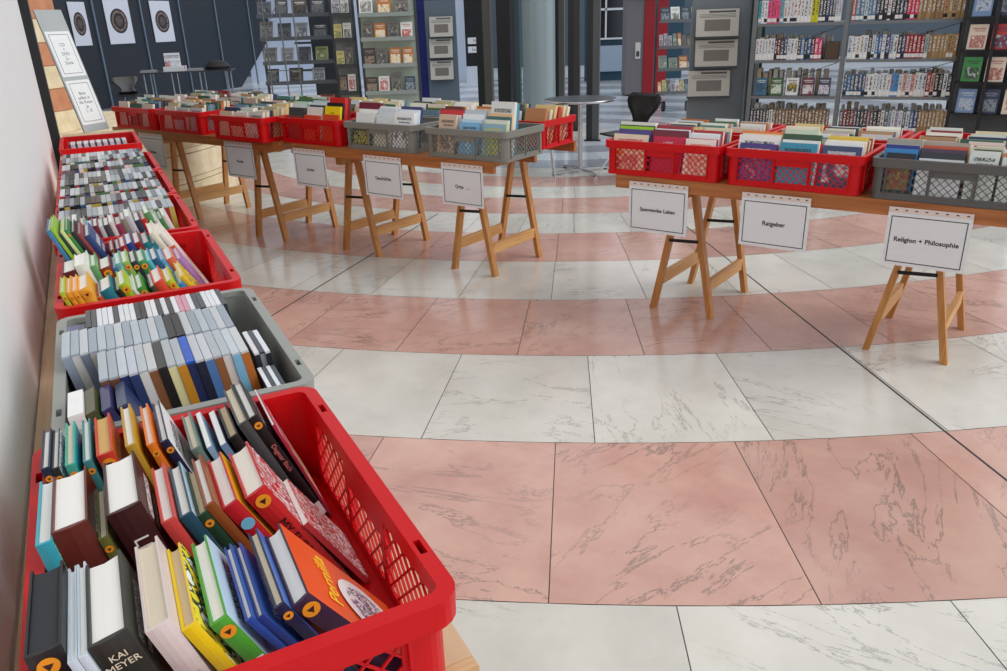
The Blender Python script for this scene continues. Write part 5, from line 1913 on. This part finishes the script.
def shell_chair(mw, label, arms=False):
    t = thing('shell_chair', label, 'chair', mw, 'black moulded chairs')
    # waisted back and rounded seat, one bent shell: back is two profiles
    back = [(.43, .13), (.50, .10), (.56, .085), (.62, .11), (.70, .165), (.78, .195), (.84, .19), (.88, .15)]
    bm = bmesh.new()
    rows = []
    prof = []
    for i in range(9):
        u = i / 8
        y = -.40 + .38 * u
        w = .2 * math.sin(math.pi * min(1, .22 + u * .5)) ** .6 if u < .8 else .2 * (1 - (u - .8) * 2.2)
        prof.append((y, .445 - .012 * math.sin(math.pi * u), w))
    for z, w in back:
        prof.append((.01 + (z - .43) * .2, .45 + (z - .43) * .78, w))
    vs, fs = [], []
    for y, z, w in prof:
        for k in range(7):
            s = -1 + 2 * k / 6
            vs.append((s * w, y - .02 * s * s * (1 if z > .47 else 0), z + (.012 * s * s if z < .47 else 0)))
    for i in range(len(prof) - 1):
        for k in range(6):
            q = i * 7 + k
            fs.append((q, q + 1, q + 8, q + 7))
    o = obj('shell', MB().add(vs, fs), mat((14, 14, 16), .35), t, None, True)
    sd = o.modifiers.new('thickness', 'SOLIDIFY')
    sd.thickness = .014
    for x in (-1, 1):
        for y0, y1 in ((-.12, -.42), (-.12, .12)):
            obj('leg', MB().tube([(x * .06, y0, .425), (x * .2, y1, 0.0)], .009, 8), M_chrome, t)
    return t


P = at(118, 97, 0)
shell_chair(T(-6.95, 15.6, 0) @ RZ(R(40)) @ Matrix.Diagonal((1.4, 1.3, .92, 1)), 'black moulded chair beside the long folding table at the dark wall')
P = at(640, 160, 0)
shell_chair(T(1.39, 7.86, 0) @ RZ(R(-52)) @ Matrix.Diagonal((1.08, .92, 1.0, 1)), 'black moulded chair with a narrow waist behind the right-hand crates')

# --- round cafe table and a second chair frame
P = at(580, 172, 0)
t = thing('cafe_table', 'round grey cafe table on a chrome pole between the two rows of crates', 'table', T(P.x, P.y, 0))
zt = .715
obj('top', MB().lathe([(0, zt), (.355, zt), (.362, zt + .008), (.362, zt + .018), (.355, zt + .024), (0, zt + .024)], 56), mat((66, 70, 74), .35), t, None, True)
obj('rim', MB().lathe([(.3625, zt + .001), (.367, zt + .006), (.367, zt + .018), (.3625, zt + .023)], 56), M_chrome, t, None, True)
obj('pole', MB().tube([(0, 0, .03), (0, 0, zt)], .024, 16), M_chrome, t, None, True)
for i in range(4):
    aa = R(25 + 90 * i)
    q = obj('foot', MB().bar((.02 * math.cos(aa), .02 * math.sin(aa), .035), (.33 * math.cos(aa), .33 * math.sin(aa), .018), .03, .02), M_chrome, t)
    obj('glide', MB().lathe([(0, 0), (.02, 0), (.02, .012), (0, .012)], 14), M_blackm, q, T(.31 * math.cos(aa), .31 * math.sin(aa), 0))
t = thing('wire_stool', 'light stool with thin chrome legs beside the cafe table, behind the end crate', 'stool', T(at(553, 178, 0).x - .12, at(553, 178, 0).y + .12, 0))
for i in range(4):
    aa = R(45 + 90 * i)
    obj('leg', MB().tube([(.13 * math.cos(aa), .13 * math.sin(aa), .44), (.2 * math.cos(aa), .2 * math.sin(aa), 0)], .008, 8), M_chrome, t)
obj('seat', MB().lathe([(0, .44), (.17, .44), (.18, .45), (.17, .465), (0, .465)], 32), mat((150, 156, 160), .2, .3), t, None, True)

# ------------------------------------------------------------------ light: overcast daylight through the glass roof
wld = bpy.data.worlds.new('daylight')
SC.world = wld
wld.use_nodes = True
n = wld.node_tree
bg = n.nodes['Background']
tc = N(n, 'ShaderNodeTexCoord')
sx = N(n, 'ShaderNodeSeparateXYZ')
n.links.new(tc.outputs['Generated'], sx.inputs[0])
rp = N(n, 'ShaderNodeValToRGB')
rp.color_ramp.elements[0].position = 0.0
rp.color_ramp.elements[0].color = (0.92, 0.97, 1.05, 1)
rp.color_ramp.elements[1].position = 0.6
rp.color_ramp.elements[1].color = (0.74, 0.76, 0.78, 1)
n.links.new(sx.outputs['Z'], rp.inputs['Fac'])
n.links.new(rp.outputs['Color'], bg.inputs['Color'])
bg.inputs['Strength'].default_value = 0.9
sd = bpy.data.lights.new('skylight_sun', 'SUN')
sd.energy = 1.5
sd.angle = R(50)
so = bpy.data.objects.new('skylight_sun', sd)
COL.objects.link(so)
so.rotation_euler = (R(8), R(52), R(0))
SC.view_settings.view_transform = 'Standard'
SC.view_settings.look = 'None'
SC.view_settings.gamma = 1
SC.view_settings.exposure = 0.0
SC.view_settings.use_curve_mapping = False
